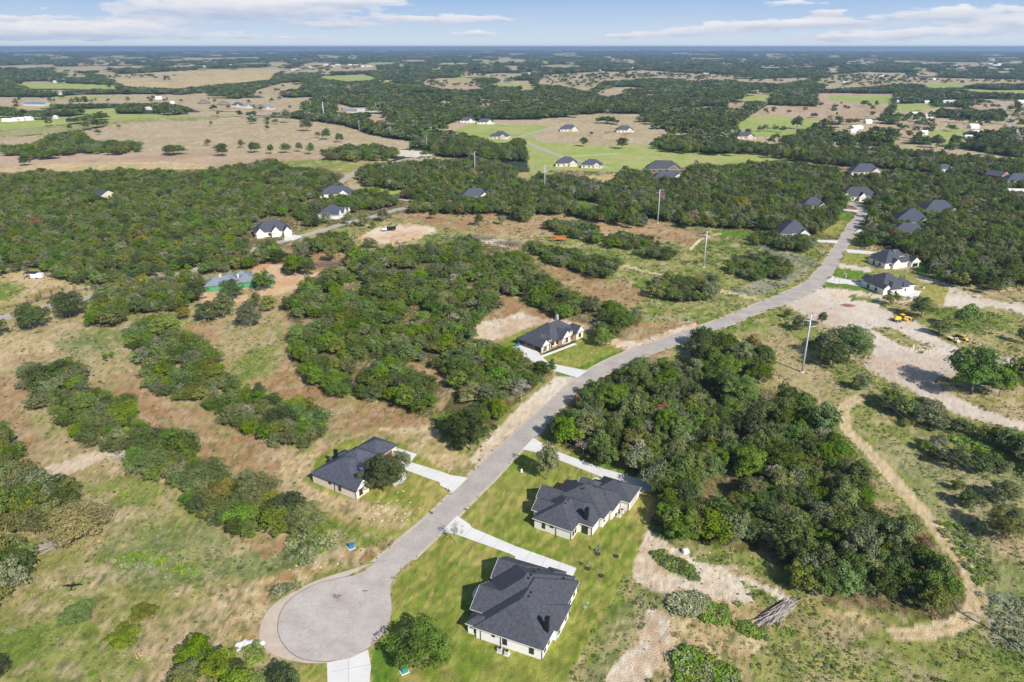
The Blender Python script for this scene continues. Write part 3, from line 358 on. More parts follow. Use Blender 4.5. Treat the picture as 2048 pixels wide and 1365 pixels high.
# paved areas, used to keep plants off them
paved = np.zeros((RH, RW), np.uint8)
for poly in [ROAD_L + ROAD_R[::-1], CUL, CUL_SH] + [d[1] for d in DRIVES]: raster(paved, poly, 1)
for pts, w, k in SIDE_ROADS: raster(paved, strip(pts, w + 1.5), 1)
for pts, w in WALKS: raster(paved, strip(pts, w), 1)
def farwood(X, Y, px_, py_):
    near_ = fbm(X / 170, Y / 130, 55, 4); far_ = fbm(X / 330, Y / 620, 57, 4, .6); k = sst(Y, 1800, 3000); dn_ = near_ * (1 - k) + far_ * k
    thr = np.where((px_ < 560) & (py_ > 140) & (py_ < 262), .46, np.where(px_ > 1640, .47, .445)); thr = np.where(py_ < 150, .485, thr); thr = np.where(py_ < 118, .45, thr); thr = np.where((py_ > 175) & (px_ > 620) & (px_ < 1480), .40, thr)
    return dn_ > thr
# ------------------------------------------------------------------ ground sheet
A0 = 170.0
rows, cols = 820, 1300
t_ = np.linspace(0, 1, rows); Yr = 42 + (np.exp(t_ * math.log(60000 / 60.0)) - 1) * 60.0
tt = np.linspace(-1.25, 1.25, cols)
Yg, Tg = np.meshgrid(Yr, tt, indexing='ij'); Xg = (Yg + A0) * Tg
far_t = sst(np.hypot(Xg, Yg), 6000, 14000)
rid = fbm(Xg / 4200, Yg / 2600, 77, 4)
Zg = far_t * (np.clip(rid - .42, 0, 1) * 70 * np.clip(Yg / 14000, 0, 1.1))
px, py = Qn(Xg, Yg)
dist = np.hypot(Yg, Xg)
wn = np.clip(dist / 140, 1, 1e9) ** 1
jx = (fbm(Xg / 3, Yg / 3, 5, 3) - .5) * 26 * np.clip(160 / dist, .05, 1.5); jy = (fbm(Xg / 3 + 50, Yg / 3, 9, 3) - .5) * 18 * np.clip(160 / dist, .05, 1.5)
zi = samp(zone, px + jx, py + jy)
sharp = samp(zone, px, py); zs_ = samp(zone, px + .3 * jx, py + .3 * jy); BARE_Z = [GK.index(k) for k in ('track', 'lot', 'pale', 'orange')]
zi = np.where(np.isin(zs_, BARE_Z) | np.isin(zi, BARE_Z), zs_, zi)
LAWNS = [GK.index('lawn'), GK.index('lush')]
zi = np.where(np.isin(sharp, LAWNS), sharp, np.where(np.isin(zi, LAWNS), sharp, zi))
far = (py < NEARY)
# default cover: dry grass near, wooded ground far with small procedural fields
fieldn = fbm(Xg / 900, Yg / 520, 31, 3); fmask = (fieldn > .62) | (fbm(Xg / 420, Yg / 700, 71, 3) > .69)
zi = np.where(zi == 255, np.where(far, np.where((fmask & (py < 132)) | ~farwood(Xg, Yg, px, py), np.where(fbm(Xg / 500, Yg / 400, 61, 2) > .56, GK.index('fldg'), GK.index('fld')), GK.index('fard')), GK.index('dry')), zi)
GC = np.array([[alb(c) for c in G[k]] for k in GK])
n1 = fbm(Xg / 9, Yg / 9, 101, 5, .6); n2 = fbm(Xg / 2.2, Yg / 2.2, 201, 4, .6); n3 = fbm(Xg / 40, Yg / 40, 301, 4); n4 = fbm(Xg / .7, Yg / .7, 401, 2)
lf = np.clip(dist / 500, 0, 1)
na = n1 * (1 - lf) + n3 * lf
ma = math.radians(66); mu_, mv_ = Xg * math.cos(ma) + Yg * math.sin(ma), -Xg * math.sin(ma) + Yg * math.cos(ma)
an1 = fbm(mu_ / 5.5, mv_ / 1.5, 811, 4, .65); an2 = fbm(mu_ / 1.6, mv_ / .8, 821, 3, .65); lwm = np.isin(zi, LAWNS)
w2 = sst(.55 * na + .45 * n3, .44, .58)[..., None]; w3 = (sst(.5 * n2 + .5 * fbm(Xg / 14 + 9, Yg / 14, 501, 4), .5, .66) * .9)[..., None]
w2 = np.where(lwm[..., None], sst(.6 * an1 + .25 * n1 + .15 * an2, .44, .60)[..., None], w2); w3 = np.where(lwm[..., None], (sst(.5 * fbm(mu_ / 3.5, mv_ / 1.2, 831, 4, .6) + .5 * n3, .47, .62) * .85)[..., None], w3)
c = GC[zi, 0] * (1 - w2) + GC[zi, 1] * w2; c = c * (1 - w3) + GC[zi, 2] * w3
grain = (1 + (n4 - .5) * .85 * np.clip(1.6 - dist / 250, .15, 1) + (n2 - .5) * .42)[..., None]
isg = np.isin(zi, [GK.index(k) for k in ('dry', 'green', 'weed', 'straw', 'red', 'sage', 'floor', 'tan2')])
gb = fbm(Xg / 5, Yg / 5, 641, 4, .6); gmix = (sst(gb, .52, .64) * isg * np.where(zi == GK.index('red'), .12, .34))[..., None]; c = c * (1 - gmix) + np.array(alb((150, 160, 78))) * gmix; gb2 = fbm(Xg / 6 + 40, Yg / 6, 651, 4, .65); gm2 = (sst(gb2, .54, .64) * isg * .55)[..., None]; c = c * (1 - gm2) + np.array(alb((208, 184, 148))) * gm2
tuft = (sst(fbm(Xg / 1.1, Yg / 1.1, 601, 3), .58, .72) * isg * np.clip(1.3 - dist / 420, 0, 1) * .75)[..., None]
c = c * grain * (1 - tuft) + np.array(alb((96, 112, 58))) * tuft
# mowing bands on the lawns
lw = np.isin(zi, LAWNS); ang = math.radians(62)
band = np.sin((Xg * math.cos(ang) + Yg * math.sin(ang)) * 2 * math.pi / 1.6 + 2 * n1) * .06 + np.sin((Xg * math.cos(ang) + Yg * math.sin(ang)) * 2 * math.pi / 5.5 + 3 * n3) * .07
c = c * (1 + (band * lw)[..., None])
# building sites and bare lots: wheel ruts
lot = np.isin(zi, [GK.index(k) for k in ('lot', 'pale', 'orange')])
rut = fbm(Xg / 1.2 + Yg / 2.5, (Yg - .4 * Xg) / 9, 701, 3)
c = c * (1 - (sst(rut, .55, .7) * lot * .08)[..., None])
c = np.clip(c, .01, .85)
me = bpy.data.meshes.new('ground'); nv = rows * cols
me.vertices.add(nv); me.vertices.foreach_set('co', np.stack([Xg, Yg, Zg], -1).astype(np.float32).ravel())
ii = (np.arange(rows - 1)[:, None] * cols + np.arange(cols - 1)[None]).ravel()
q = np.stack([ii, ii + 1, ii + cols + 1, ii + cols], -1).astype(np.int32)
me.loops.add(q.size); me.loops.foreach_set('vertex_index', q.ravel()); me.polygons.add(len(q))
me.polygons.foreach_set('loop_start', (np.arange(len(q)) * 4).astype(np.int32)); me.update(calc_edges=True)
ca = me.color_attributes.new('cover', 'FLOAT_COLOR', 'POINT'); ca.data.foreach_set('color', np.concatenate([c, np.ones(c.shape[:2] + (1,))], -1).astype(np.float32).ravel())
gm = bpy.data.materials.new('ground_cover'); gm.use_nodes = True; t = gm.node_tree; b = t.nodes['Principled BSDF']
b.inputs['Roughness'].default_value = .95; b.inputs['Specular IOR Level'].default_value = .1
at = t.nodes.new('ShaderNodeVertexColor'); at.layer_name = 'cover'
tcn = t.nodes.new('ShaderNodeTexCoord'); nn = t.nodes.new('ShaderNodeTexNoise'); nn.inputs['Scale'].default_value = 3.2; nn.inputs['Detail'].default_value = 5; nn.inputs['Roughness'].default_value = .7
t.links.new(tcn.outputs['Object'], nn.inputs['Vector'])
mrg = t.nodes.new('ShaderNodeMapRange'); mrg.inputs[1].default_value = .3; mrg.inputs[2].default_value = .7; mrg.inputs[3].default_value = .60; mrg.inputs[4].default_value = 1.42; t.links.new(nn.outputs[0], mrg.inputs[0])
vm = t.nodes.new('ShaderNodeVectorMath'); vm.operation = 'SCALE'; t.links.new(at.outputs[0], vm.inputs[0]); t.links.new(mrg.outputs[0], vm.inputs['Scale']); t.links.new(vm.outputs[0], b.inputs['Base Color'])
bp = t.nodes.new('ShaderNodeBump'); bp.inputs['Strength'].default_value = .9; bp.inputs['Distance'].default_value = .3; t.links.new(nn.outputs[0], bp.inputs['Height']); t.links.new(bp.outputs[0], b.inputs['Normal'])
me.materials.append(gm); tag(put('ground', me), kind='structure')
del Tg, n1, n2, n3, n4, rid, fieldn, grain, w2, w3, tuft

# ------------------------------------------------------------------ roads and drives
def roadmat(name, c1, c2, sc):
    m = mat(name, alb(tuple(v * 1.04 for v in c1)), .92, col2=alb(c2), scale=sc, bump=.3, bscale=9); t = m.node_tree; b = t.nodes['Principled BSDF']; lk = b.inputs['Base Color'].links[0].from_socket
    tcn = t.nodes.new('ShaderNodeTexCoord'); n = t.nodes.new('ShaderNodeTexNoise'); n.inputs['Scale'].default_value = 1.7; n.inputs['Detail'].default_value = 7; n.inputs['Roughness'].default_value = .75; t.links.new(tcn.outputs['Object'], n.inputs['Vector'])
    v = t.nodes.new('ShaderNodeTexVoronoi'); v.feature = 'DISTANCE_TO_EDGE'; v.inputs['Scale'].default_value = .13; wv = t.nodes.new('ShaderNodeVectorMath'); wv.operation = 'ADD'; t.links.new(tcn.outputs['Object'], wv.inputs[0])
    n2 = t.nodes.new('ShaderNodeTexNoise'); n2.inputs['Scale'].default_value = .5; n2.inputs['Detail'].default_value = 5; t.links.new(tcn.outputs['Object'], n2.inputs['Vector']); s2 = t.nodes.new('ShaderNodeVectorMath'); s2.operation = 'SCALE'; s2.inputs['Scale'].default_value = 5; t.links.new(n2.outputs['Color'], s2.inputs[0]); t.links.new(s2.outputs[0], wv.inputs[1]); t.links.new(wv.outputs[0], v.inputs['Vector'])
    cr = t.nodes.new('ShaderNodeMapRange'); cr.inputs[1].default_value = 0; cr.inputs[2].default_value = .012; cr.inputs[3].default_value = .80; cr.inputs[4].default_value = 1; t.links.new(v.outputs[0], cr.inputs[0])
    r = t.nodes.new('ShaderNodeMapRange'); r.inputs[1].default_value = .3; r.inputs[2].default_value = .7; r.inputs[3].default_value = .86; r.inputs[4].default_value = 1.12; t.links.new(n.outputs[0], r.inputs[0])
    sc_ = t.nodes.new('ShaderNodeVectorMath'); sc_.operation = 'SCALE'; t.links.new(lk, sc_.inputs[0]); t.links.new(mth('MULTIPLY', r.outputs[0], cr.outputs[0], tree=t), sc_.inputs['Scale']); t.links.new(sc_.outputs[0], b.inputs['Base Color']); return m
M_ROAD = roadmat('worn_asphalt', (172, 163, 154), (206, 197, 187), .14); M_CUL = roadmat('circle_asphalt', (180, 170, 161), (216, 206, 197), .2)
M_SHO = mat('caliche_shoulder', alb((202, 184, 164)), .95, col2=alb((220, 204, 186)), scale=.5)
M_CONC = mat('new_concrete', alb((232, 229, 224)), .8, col2=alb((246, 244, 240)), scale=.25)
M_JOINT = mat('joint', alb((196, 192, 186)), .9); M_GRAV = mat('gravel', alb((214, 204, 190)), .95, col2=alb((196, 184, 168)), scale=.2)
M_TAR = mat('tar', alb((128, 112, 106)), .9, col2=alb((160, 148, 140)), scale=1.5)
def flat(name, poly, z, m, thick=.3, kind='structure'):
    return tag(MB().prism([P(*p)[:2] for p in poly], z - thick, z, 0).obj(name, m), kind=kind)
def smooth(pl, n=2):
    for _ in range(n):
        o = [pl[0]]
        for a, b in zip(pl, pl[1:]): o += [(a[0] * .75 + b[0] * .25, a[1] * .75 + b[1] * .25), (a[0] * .25 + b[0] * .75, a[1] * .25 + b[1] * .75)]
        pl = o + [pl[-1]]
    return pl
flat('road', smooth(ROAD_L, 2) + smooth(ROAD_R, 2)[::-1], .030, M_ROAD)
flat('road', smooth(CUL), .034, M_CUL); flat('road_shoulder', smooth(CUL_SH), .018, M_SHO)
flat('road_shoulder', [(x - 5 * (y / 1000) ** 2, y - 3 * (y / 1000)) for x, y in smooth(ROAD_L, 2)] + [(x + 4 * (y / 1000) ** 2, y + 2.4 * (y / 1000)) for x, y in smooth(ROAD_R, 2)][::-1], .012, M_SHO)
for i, (pts, w, k) in enumerate(SIDE_ROADS): flat('road' if k == 'asphalt' else 'gravel_road', strip(smooth(pts), w), .034 + .005 * i, M_ROAD if k == 'asphalt' else M_GRAV)
for i, (nm, poly) in enumerate(DRIVES): flat(nm, poly, .06 + .004 * i, M_CONC, .1)
for i, (pts, w) in enumerate(WALKS): flat('walkway', strip(smooth(pts), w), .13 + .004 * i, M_CONC, .12)
# saw-cut joints on the two near drives, tar marks and the edge line of the circle
jb = MB()
def jline(a, b_, w=.09, z=.0):
    a, b_ = Vector(P(*a)[:2]), Vector(P(*b_)[:2]); d = (b_ - a).normalized(); n_ = Vector((-d.y, d.x)) * w / 2
    jb.prism([a + n_, a - n_, b_ - n_, b_ + n_], z - .01, z)
for a, b_ in [((944, 1056), (926, 1074)), ((973, 1068), (956, 1085)), ((1002, 1080), (986, 1096)), ((1031, 1093), (1017, 1107)), ((1062, 1104), (1045, 1128)), ((1092, 1115), (1080, 1140)), ((1122, 1126), (1112, 1146))]: jline(a, b_, z=.072)
for a, b_ in [((1104, 900), (1090, 910)), ((1140, 913), (1128, 924)), ((1175, 927), (1160, 936)), ((1207, 938), (1192, 950)), ((1240, 948), (1225, 964)), ((1275, 958), (1262, 978))]: jline(a, b_, z=.076)
for a, b_ in [((663, 1345), (740, 1330)), ((697, 1318), (698, 1440)), ((655, 1372), (742, 1365))]: jline(a, b_, z=.088)
for a, b_ in [((880, 943), (862, 958)), ((850, 933), (833, 948)), ((902, 951), (880, 968))]: jline(a, b_, z=.08)
tag(jb.obj('concrete_joints', M_JOINT), kind='structure')
rg = MB(); cp = [P(*p)[:2] for p in smooth(CUL)]
seg = cp[8:70]
for a, b_ in zip(seg, seg[1:]):
    a, b_ = Vector(a), Vector(b_); d = (b_ - a).normalized(); n_ = Vector((-d.y, d.x)) * .09; rg.prism([a + n_, a - n_, b_ - n_, b_ + n_], .02, .040)
tag(rg.obj('road_edge_seam', M_TAR), kind='structure')
R5 = random.Random(3); tm = MB()
for (x, y, n_, sx, sy) in [(675, 1194, 26, 9, 5), (729, 1182, 9, 5, 2)]:
    for k in range(n_): g = P(x + R5.gauss(0, sx * .5) , y + R5.gauss(0, sy * .4)); tm.prism([(g[0] + .35 * R5.random() * math.cos(a) * 1.6, g[1] + .35 * R5.random() * math.sin(a)) for a in np.linspace(0, 5.6, 7)], .035, .039 + .0003 * k)
tag(tm.obj('tar_stains', M_TAR), kind='structure')

# ------------------------------------------------------------------ foliage
def leafmat(name, col, dark=.75, light=1.25, trans=.22):
    m = bpy.data.materials.new(name); m.use_nodes = True; t = m.node_tree; b = t.nodes['Principled BSDF']; out = t.nodes['Material Output']
    oi = t.nodes.new('ShaderNodeObjectInfo'); tcn = t.nodes.new('ShaderNodeTexCoord'); n = t.nodes.new('ShaderNodeTexNoise'); n.inputs['Scale'].default_value = .9; n.inputs['Detail'].default_value = 3
    add = t.nodes.new('ShaderNodeVectorMath'); add.operation = 'ADD'; t.links.new(tcn.outputs['Object'], add.inputs[0]); t.links.new(oi.outputs['Location'], add.inputs[1]); t.links.new(add.outputs[0], n.inputs['Vector'])
    r = t.nodes.new('ShaderNodeMapRange'); r.inputs[1].default_value = .35; r.inputs[2].default_value = .65; r.inputs[3].default_value = dark; r.inputs[4].default_value = light; t.links.new(n.outputs[0], r.inputs[0])
    h = t.nodes.new('ShaderNodeHueSaturation'); h.inputs['Color'].default_value = (*col, 1)
    t.links.new(mth('ADD', mth('MULTIPLY', oi.outputs['Random'], .028, tree=t), .478, tree=t), h.inputs['Hue'])
    t.links.new(mth('ADD', mth('MULTIPLY', mth('FRACT', mth('MULTIPLY', oi.outputs['Random'], 7.3, tree=t), tree=t), .4, tree=t), .84, tree=t), h.inputs['Saturation'])
    t.links.new(mth('MULTIPLY', r.outputs[0], mth('ADD', mth('MULTIPLY', mth('FRACT', mth('MULTIPLY', oi.outputs['Random'], 13.7, tree=t), tree=t), .5, tree=t), .75, tree=t), tree=t), h.inputs['Value'])
    t.links.new(h.outputs[0], b.inputs['Base Color']); b.inputs['Roughness'].default_value = .7; b.inputs['Specular IOR Level'].default_value = .25
    tr = t.nodes.new('ShaderNodeBsdfTranslucent'); t.links.new(h.outputs[0], tr.inputs['Color']); ms = t.nodes.new('ShaderNodeMixShader'); ms.inputs[0].default_value = trans
    t.links.new(b.outputs[0], ms.inputs[1]); t.links.new(tr.outputs[0], ms.inputs[2]); t.links.new(ms.outputs[0], out.inputs['Surface'])
    return m
TONES = [('dark green', (.062, .090, .024)), ('mid green', (.090, .140, .026)), ('olive green', (.125, .138, .038)), ('grey-green', (.125, .146, .068)), ('bright yellow-green', (.125, .172, .034)),
         ('golden', (.18, .165, .042)), ('bare grey', (.26, .23, .19)), ('russet', (.20, .12, .08)), ('fresh green', (.092, .155, .032))]
TM = [leafmat('foliage_' + n.replace(' ', '_').replace('-', '_'), tuple(v * 1.27 for v in c)) for n, c in TONES]
M_BARK = mat('bark', (.16, .13, .10), .95, var=.3, scale=4); M_DEAD = mat('dead_wood', (.33, .295, .26), .9, var=.25, scale=5)
def leaf_cloud(seed, nclump, nleaf, leaf, R=1., zlo=.16, zc=.53, hz=.50, rr=(.26, .38), za=.46, jit=.75):
    """unit crown: radius 1 sideways, height 1; returns quads on the surface of many small clumps"""
    g = np.random.default_rng(seed)
    d = g.normal(size=(nclump * 3, 3)); d /= np.linalg.norm(d, axis=1)[:, None]; d = d[d[:, 2] > -.62][:nclump]; n_ = len(d)
    rad = g.uniform(.34, 1.0, n_) ** .7; lob = 1 + .26 * np.sin(np.arctan2(d[:, 1], d[:, 0]) * 3 + g.uniform(0, 6)) * .8 + .13 * np.sin(np.arctan2(d[:, 1], d[:, 0]) * 5 + g.uniform(0, 6))
    cen = np.stack([d[:, 0] * rad * lob * .80, d[:, 1] * rad * lob * .80, zc + d[:, 2] * rad * hz * .86], -1)
    cr = g.uniform(*rr, n_)
    ci = g.integers(0, n_, nleaf); s = g.normal(size=(nleaf, 3)); s /= np.linalg.norm(s, axis=1)[:, None]; s[:, 2] = np.abs(s[:, 2]) * .9 + s[:, 2] * .1
    s /= np.linalg.norm(s, axis=1)[:, None]
    pos = cen[ci] + s * cr[ci][:, None] * g.uniform(.72, 1.06, nleaf)[:, None] * np.array([1, 1, za * 1.05])
    nr = s + g.normal(size=(nleaf, 3)) * jit * .55; nr /= np.linalg.norm(nr, axis=1)[:, None]
    a = np.cross(nr, g.normal(size=(nleaf, 3))); a /= np.linalg.norm(a, axis=1)[:, None]; b_ = np.cross(nr, a)
    sz = leaf * g.uniform(.6, 1.4, nleaf)[:, None]; asp = g.uniform(.5, 1, nleaf)[:, None]
    a[:, 2] *= za; b_[:, 2] *= za
    v = np.stack([pos - a * sz, pos - b_ * sz * asp, pos + a * sz, pos + b_ * sz * asp], 1)
    v[:, :, 2] = np.maximum(v[:, :, 2], .01)
    return v.reshape(-1, 3) * np.array([R, R, 1])
def quads_mesh(name, v, m, extra=None):
    me = bpy.data.meshes.new(name); n = len(v) // 4; me.vertices.add(len(v)); me.vertices.foreach_set('co', v.astype(np.float32).ravel())
    me.loops.add(n * 4); me.loops.foreach_set('vertex_index', np.arange(n * 4, dtype=np.int32)); me.polygons.add(n); me.polygons.foreach_set('loop_start', (np.arange(n) * 4).astype(np.int32))
    me.update(calc_edges=True); me.materials.append(m); return me
def trunk_mb(seed, h=1., bare=False, depth=2):
    R = random.Random(seed); mb = MB()
    def grow(p, d, ln, r, dep):
        q_ = p + d * ln * .5 + Vector((R.uniform(-.06, .06), R.uniform(-.06, .06), 0)) * ln; e = p + d * ln
        mb.tube([p, q_, e], [r, r * .8, r * .62], 6 if r > .02 else 4, cap=False)
        if dep > 0:
            for k in range(3 if dep > 1 else (4 if bare else 2)):
                a = R.uniform(0, 6.28); t = R.uniform(.5, .95); nd = (d * t + Vector((math.cos(a), math.sin(a), R.uniform(-.1, .5))) * .8).normalized()
                grow(e, nd, ln * R.uniform(.55, .85), r * .6, dep - 1)
    grow(Vector((0, 0, -.02)), Vector((0, 0, 1)), .30, .045, depth); return mb
LOD = {'big': [leaf_cloud(310 + i, 90, 11000, .030, rr=(.15, .27)) for i in range(3)], 'near': [leaf_cloud(10 + i, 52, 4200, .052, rr=(.20, .34)) for i in range(6)], 'mid': [leaf_cloud(40 + i, 40, 2200, .058, rr=(.2, .34), jit=1.0) for i in range(5)], 'far': [leaf_cloud(70 + i, 26, 230, .17, rr=(.2, .36), jit=2.2) for i in range(4)]}
BARE = [leaf_cloud(95 + i, 26, 420, .045, rr=(.18, .3)) for i in range(2)]
CM = {}
def crown_mesh(l, i, t):
    k = (l, i, t)
    if k not in CM:
        v = BARE[i % 2] if (t == 6 and l != 'far') else LOD[l][i % len(LOD[l])]
        CM[k] = quads_mesh('crown', v, TM[t])
    return CM[k]
TRK = [trunk_mb(i).mesh('trunk', M_BARK, True) for i in range(4)]; DTRK = [trunk_mb(20 + i, bare=True, depth=4).mesh('trunk', M_DEAD, True) for i in range(4)]
def tree(name, X, Y, r, h, tone, label, cat='tree', group=None, var=0, rot=None, lod='near', sq=1.):
    o = empty(name, (X, Y, 0), rot if rot is not None else rnd.uniform(0, 6.28), label=label, cat=cat, group=group); o.scale = (r, r * sq, h)
    put('trunk', (DTRK if tone == 6 else TRK)[var % 4], o); put('crown', crown_mesh(lod, var, tone), o); return o

# ------------------------------------------------------------------ houses
def shingle(name, col):
    m = mat(name, tuple(v * .85 for v in col), .9, col2=tuple(v * 1.75 for v in col), scale=1.6, bump=.6, bscale=7); return m
M_RF = shingle('charcoal_shingle', (.047, .050, .061)); M_RF2 = shingle('slate_blue_shingle', (.050, .056, .074)); M_RFG = shingle('grey_shingle', (.13, .15, .175)); M_RFB = shingle('brown_shingle', (.14, .11, .09))
def brick(name, c1, c2, cm, sc=3.):
    m = bpy.data.materials.new(name); m.use_nodes = True; t = m.node_tree; b = t.nodes['Principled BSDF']; b.inputs['Roughness'].default_value = .9
    tcn = t.nodes.new('ShaderNodeTexCoord'); br = t.nodes.new('ShaderNodeTexBrick'); br.inputs['Color1'].default_value = (*c1, 1); br.inputs['Color2'].default_value = (*c2, 1); br.inputs['Mortar'].default_value = (*cm, 1)
    br.inputs['Scale'].default_value = sc; br.inputs['Mortar Size'].default_value = .012; sp = t.nodes.new('ShaderNodeSeparateXYZ'); cb = t.nodes.new('ShaderNodeCombineXYZ')
    t.links.new(tcn.outputs['Object'], sp.inputs[0]); t.links.new(mth('ADD', sp.outputs[0], sp.outputs[1], tree=t), cb.inputs[0]); t.links.new(sp.outputs[2], cb.inputs[1]); t.links.new(cb.outputs[0], br.inputs['Vector']); t.links.new(br.outputs[0], b.inputs['Base Color']); return m
M_WB = brick('white_brick', (.80, .78, .75), (.72, .69, .66), (.66, .63, .60)); M_TB = brick('tan_brick', (.68, .60, .52), (.56, .47, .40), (.66, .61, .55)); M_PB = brick('pale_brick', (.76, .71, .64), (.68, .62, .55), (.66, .61, .55)); M_BB = brick('brown_brick', (.16, .10, .075), (.22, .15, .11), (.3, .26, .22))
M_STUC = mat('white_stucco', (.66, .64, .60), .9, var=.06, scale=2); M_CREAM = mat('cream_siding', alb((226, 214, 190)), .9, var=.06, scale=2); M_RED = mat('red_brick', (.28, .12, .08), .9, var=.2, scale=4)
M_TRIM = mat('white_trim', (.74, .71, .64), .6); M_DTRIM = mat('dark_trim', (.03, .03, .032), .5); M_GLASS = mat('window_glass', (.02, .025, .03), .08, spec=.8); M_DOOR = mat('dark_wood_door', (.10, .05, .03), .6); M_GDOOR = mat('garage_door', alb((222, 216, 206)), .6)
M_BLK = mat('black_metal', (.012, .012, .014), .45); M_STONE = mat('grey_stone', (.34, .33, .31), .9, var=.3, scale=5); M_BEAM = mat('red_brown_timber', (.17, .06, .035), .7); M_MULCH = mat('dark_mulch', (.05, .035, .025), .95)
M_GREEN = mat('green_sheathing', (.07, .25, .11), .8, var=.12, scale=2); M_STUD = mat('sheathing_tape', (.16, .38, .22), .8)
KEEP = []
OV = .45
def wing(mbw, mbr, u0, u1, v0, v1, ax='v', g0=0, g1=0, pitch=.72, e=2.9, zb=0):
    # local x = v, local y = u
    x0, x1, y0, y1 = v0, v1, u0, u1
    def T(a, b_, z): return (a, b_, z) if ax == 'v' else (b_, a, z)
    a0, a1, b0, b1 = (x0, x1, y0, y1) if ax == 'v' else (y0, y1, x0, x1)
    mbw.box(((x0 + x1) / 2, (y0 + y1) / 2, (zb + e) / 2), (x1 - x0, y1 - y0, e - zb))
    A0, A1, B0, B1 = a0 - OV, a1 + OV, b0 - OV, b1 + OV; hf = (B1 - B0) / 2; bm = (B0 + B1) / 2; zr = e + hf * pitch; th = .20
    r0 = A0 if g0 else A0 + min(hf, (A1 - A0) / 2 - .02); r1 = A1 if g1 else A1 - min(hf, (A1 - A0) / 2 - .02)
    V = [T(A0, B0, e), T(A1, B0, e), T(A1, B1, e), T(A0, B1, e), T(r0, bm, zr), T(r1, bm, zr)] + [T(A0, B0, e - th), T(A1, B0, e - th), T(A1, B1, e - th), T(A0, B1, e - th)]
    Fc = [((0, 1, 5, 4), 0), ((2, 3, 4, 5), 0), ((3, 0, 4), 2 if g0 else 0), ((1, 2, 5), 2 if g1 else 0), ((0, 6, 7, 1), 1), ((1, 7, 8, 2), 1), ((2, 8, 9, 3), 1), ((3, 9, 6, 0), 1), ((6, 9, 8, 7), 1)]
    for f, mi in Fc: mbr.add(V, [f if ax == 'v' else f[::-1]], mi)
    for end, g, rr_, sgn in ((A0, g0, r0, -1), (A1, g1, r1, 1)):       # rake boards on gables
        if g:
            for Bx in (B0, B1):
                pa, pb = Vector(T(end, Bx, e)), Vector(T(end, bm, zr)); off = Vector(T(sgn * .06, 0, 0))
                vv = [pa, pb, pb + Vector((0, 0, -.24)), pa + Vector((0, 0, -.2))]; vs = vv + [p + off for p in vv]
                mbr.add(vs, [(0, 1, 2, 3), (4, 7, 6, 5), (0, 4, 5, 1), (1, 5, 6, 2), (2, 6, 7, 3), (3, 7, 4, 0)], 1)
    return zr
class House:
    def __init__(s, name, label, X, Y, rot, wall, roof, trim=None, group=None, cat='house', gm_=None):
        s.gm = gm_ or wall; s.o = empty(name, (X, Y, 0), rot, label=label, cat=cat, group=group); s.w = MB(); s.r = MB(); s.wall, s.roof, s.trim = wall, roof, trim or M_TRIM; s.k = 0; s.x = []; s.rot = rot; s.X, s.Y = X, Y; s.cs = []
    def wing(s, *a, **k):
        k['e'] = k.get('e', 2.9) + .013 * s.k; s.k += 1; z = wing(s.w, s.r, *a, **k); u0, u1, v0, v1 = a[:4]
        cx, cy = (v0 + v1) / 2, (u0 + u1) / 2; c_, s_ = math.cos(s.rot), math.sin(s.rot); KEEP.append((s.X + cx * c_ - cy * s_, s.Y + cx * s_ + cy * c_, math.hypot(u1 - u0, v1 - v0) / 2 + 1)); return z
    def built(s):
        s.wo = s.w.obj('wall', s.wall, s.o); s.ro = s.r.obj('roof', [s.roof, s.trim, s.gm], s.o); return s
    def on(s, face, u, v, z, w, h, name='window', frame=None, glass=None, d=.05):
        """opening on a wall: face is '-u','+u','-v','+v'"""
        mb = MB(); pane = MB(); fr = frame or M_DTRIM
        if face[1] == 'u': sg = -1 if face[0] == '-' else 1; c_ = Vector((v, u + sg * .03, z)); dim = lambda W_, H_, D_: (W_, D_, H_); off = Vector((0, sg * .05, 0)); lat = Vector((1, 0, 0))
        else: sg = -1 if face[0] == '-' else 1; c_ = Vector((v + sg * .03, u, z)); dim = lambda W_, H_, D_: (D_, W_, H_); off = Vector((sg * .05, 0, 0)); lat = Vector((0, 1, 0))
        for sx in (-1, 1): mb.box(c_ + lat * sx * (w / 2), dim(.08, h + .08, .12))
        for sz in (-1, 1): mb.box(c_ + Vector((0, 0, sz * h / 2)), dim(w - .08, .08, .12))
        if name == 'window' and w > 1.3: mb.box(c_, dim(.05, h - .08, .11))
        f = mb.obj(name, fr, s.o); pane.box(c_, dim(w - .06, h - .06, .06)).obj('pane' if name == 'window' else 'panel', glass or M_GLASS, f); return f
    def chimney(s, u, v, z0, z1, w=.9, d=1.2, m=None):
        mb = MB(); mb.box((v, u, (z0 + z1) / 2), (d, w, z1 - z0)); mb.box((v, u, z1 + .06), (d + .16, w + .16, .12)); mb.box((v, u, z1 + .3), (d * .45, w * .45, .36)); mb.obj('chimney', m or M_BLK, s.ro)
    def vents(s, pts):
        for u, v, z in pts: MB().box((v, u, z), (.35, .35, .3), taper=.7).obj('roof_vent', M_BLK, s.ro)
    def spout(s, u, v, h=2.7): MB().box((v, u, h / 2 + .05), (.1, .1, h)).obj('downspout', M_DTRIM, s.o)
def ac(x, y, label, rz=0):
    o = empty('air_conditioner', (x, y, 0), rz, label=label, cat='air conditioner', group='air conditioning units beside the houses'); mb = MB(); mb.box((0, 0, .06), (1.05, 1.05, .12)); mb.obj('pad', M_CONC, o)
    MB().box((0, 0, .55), (.8, .8, .84)).obj('housing', mat('ac_grey', (.5, .5, .5), .5), o); MB().tube([(0, 0, .97), (0, 0, 1.03)], .33, 12).obj('fan_grille', M_BLK, o)
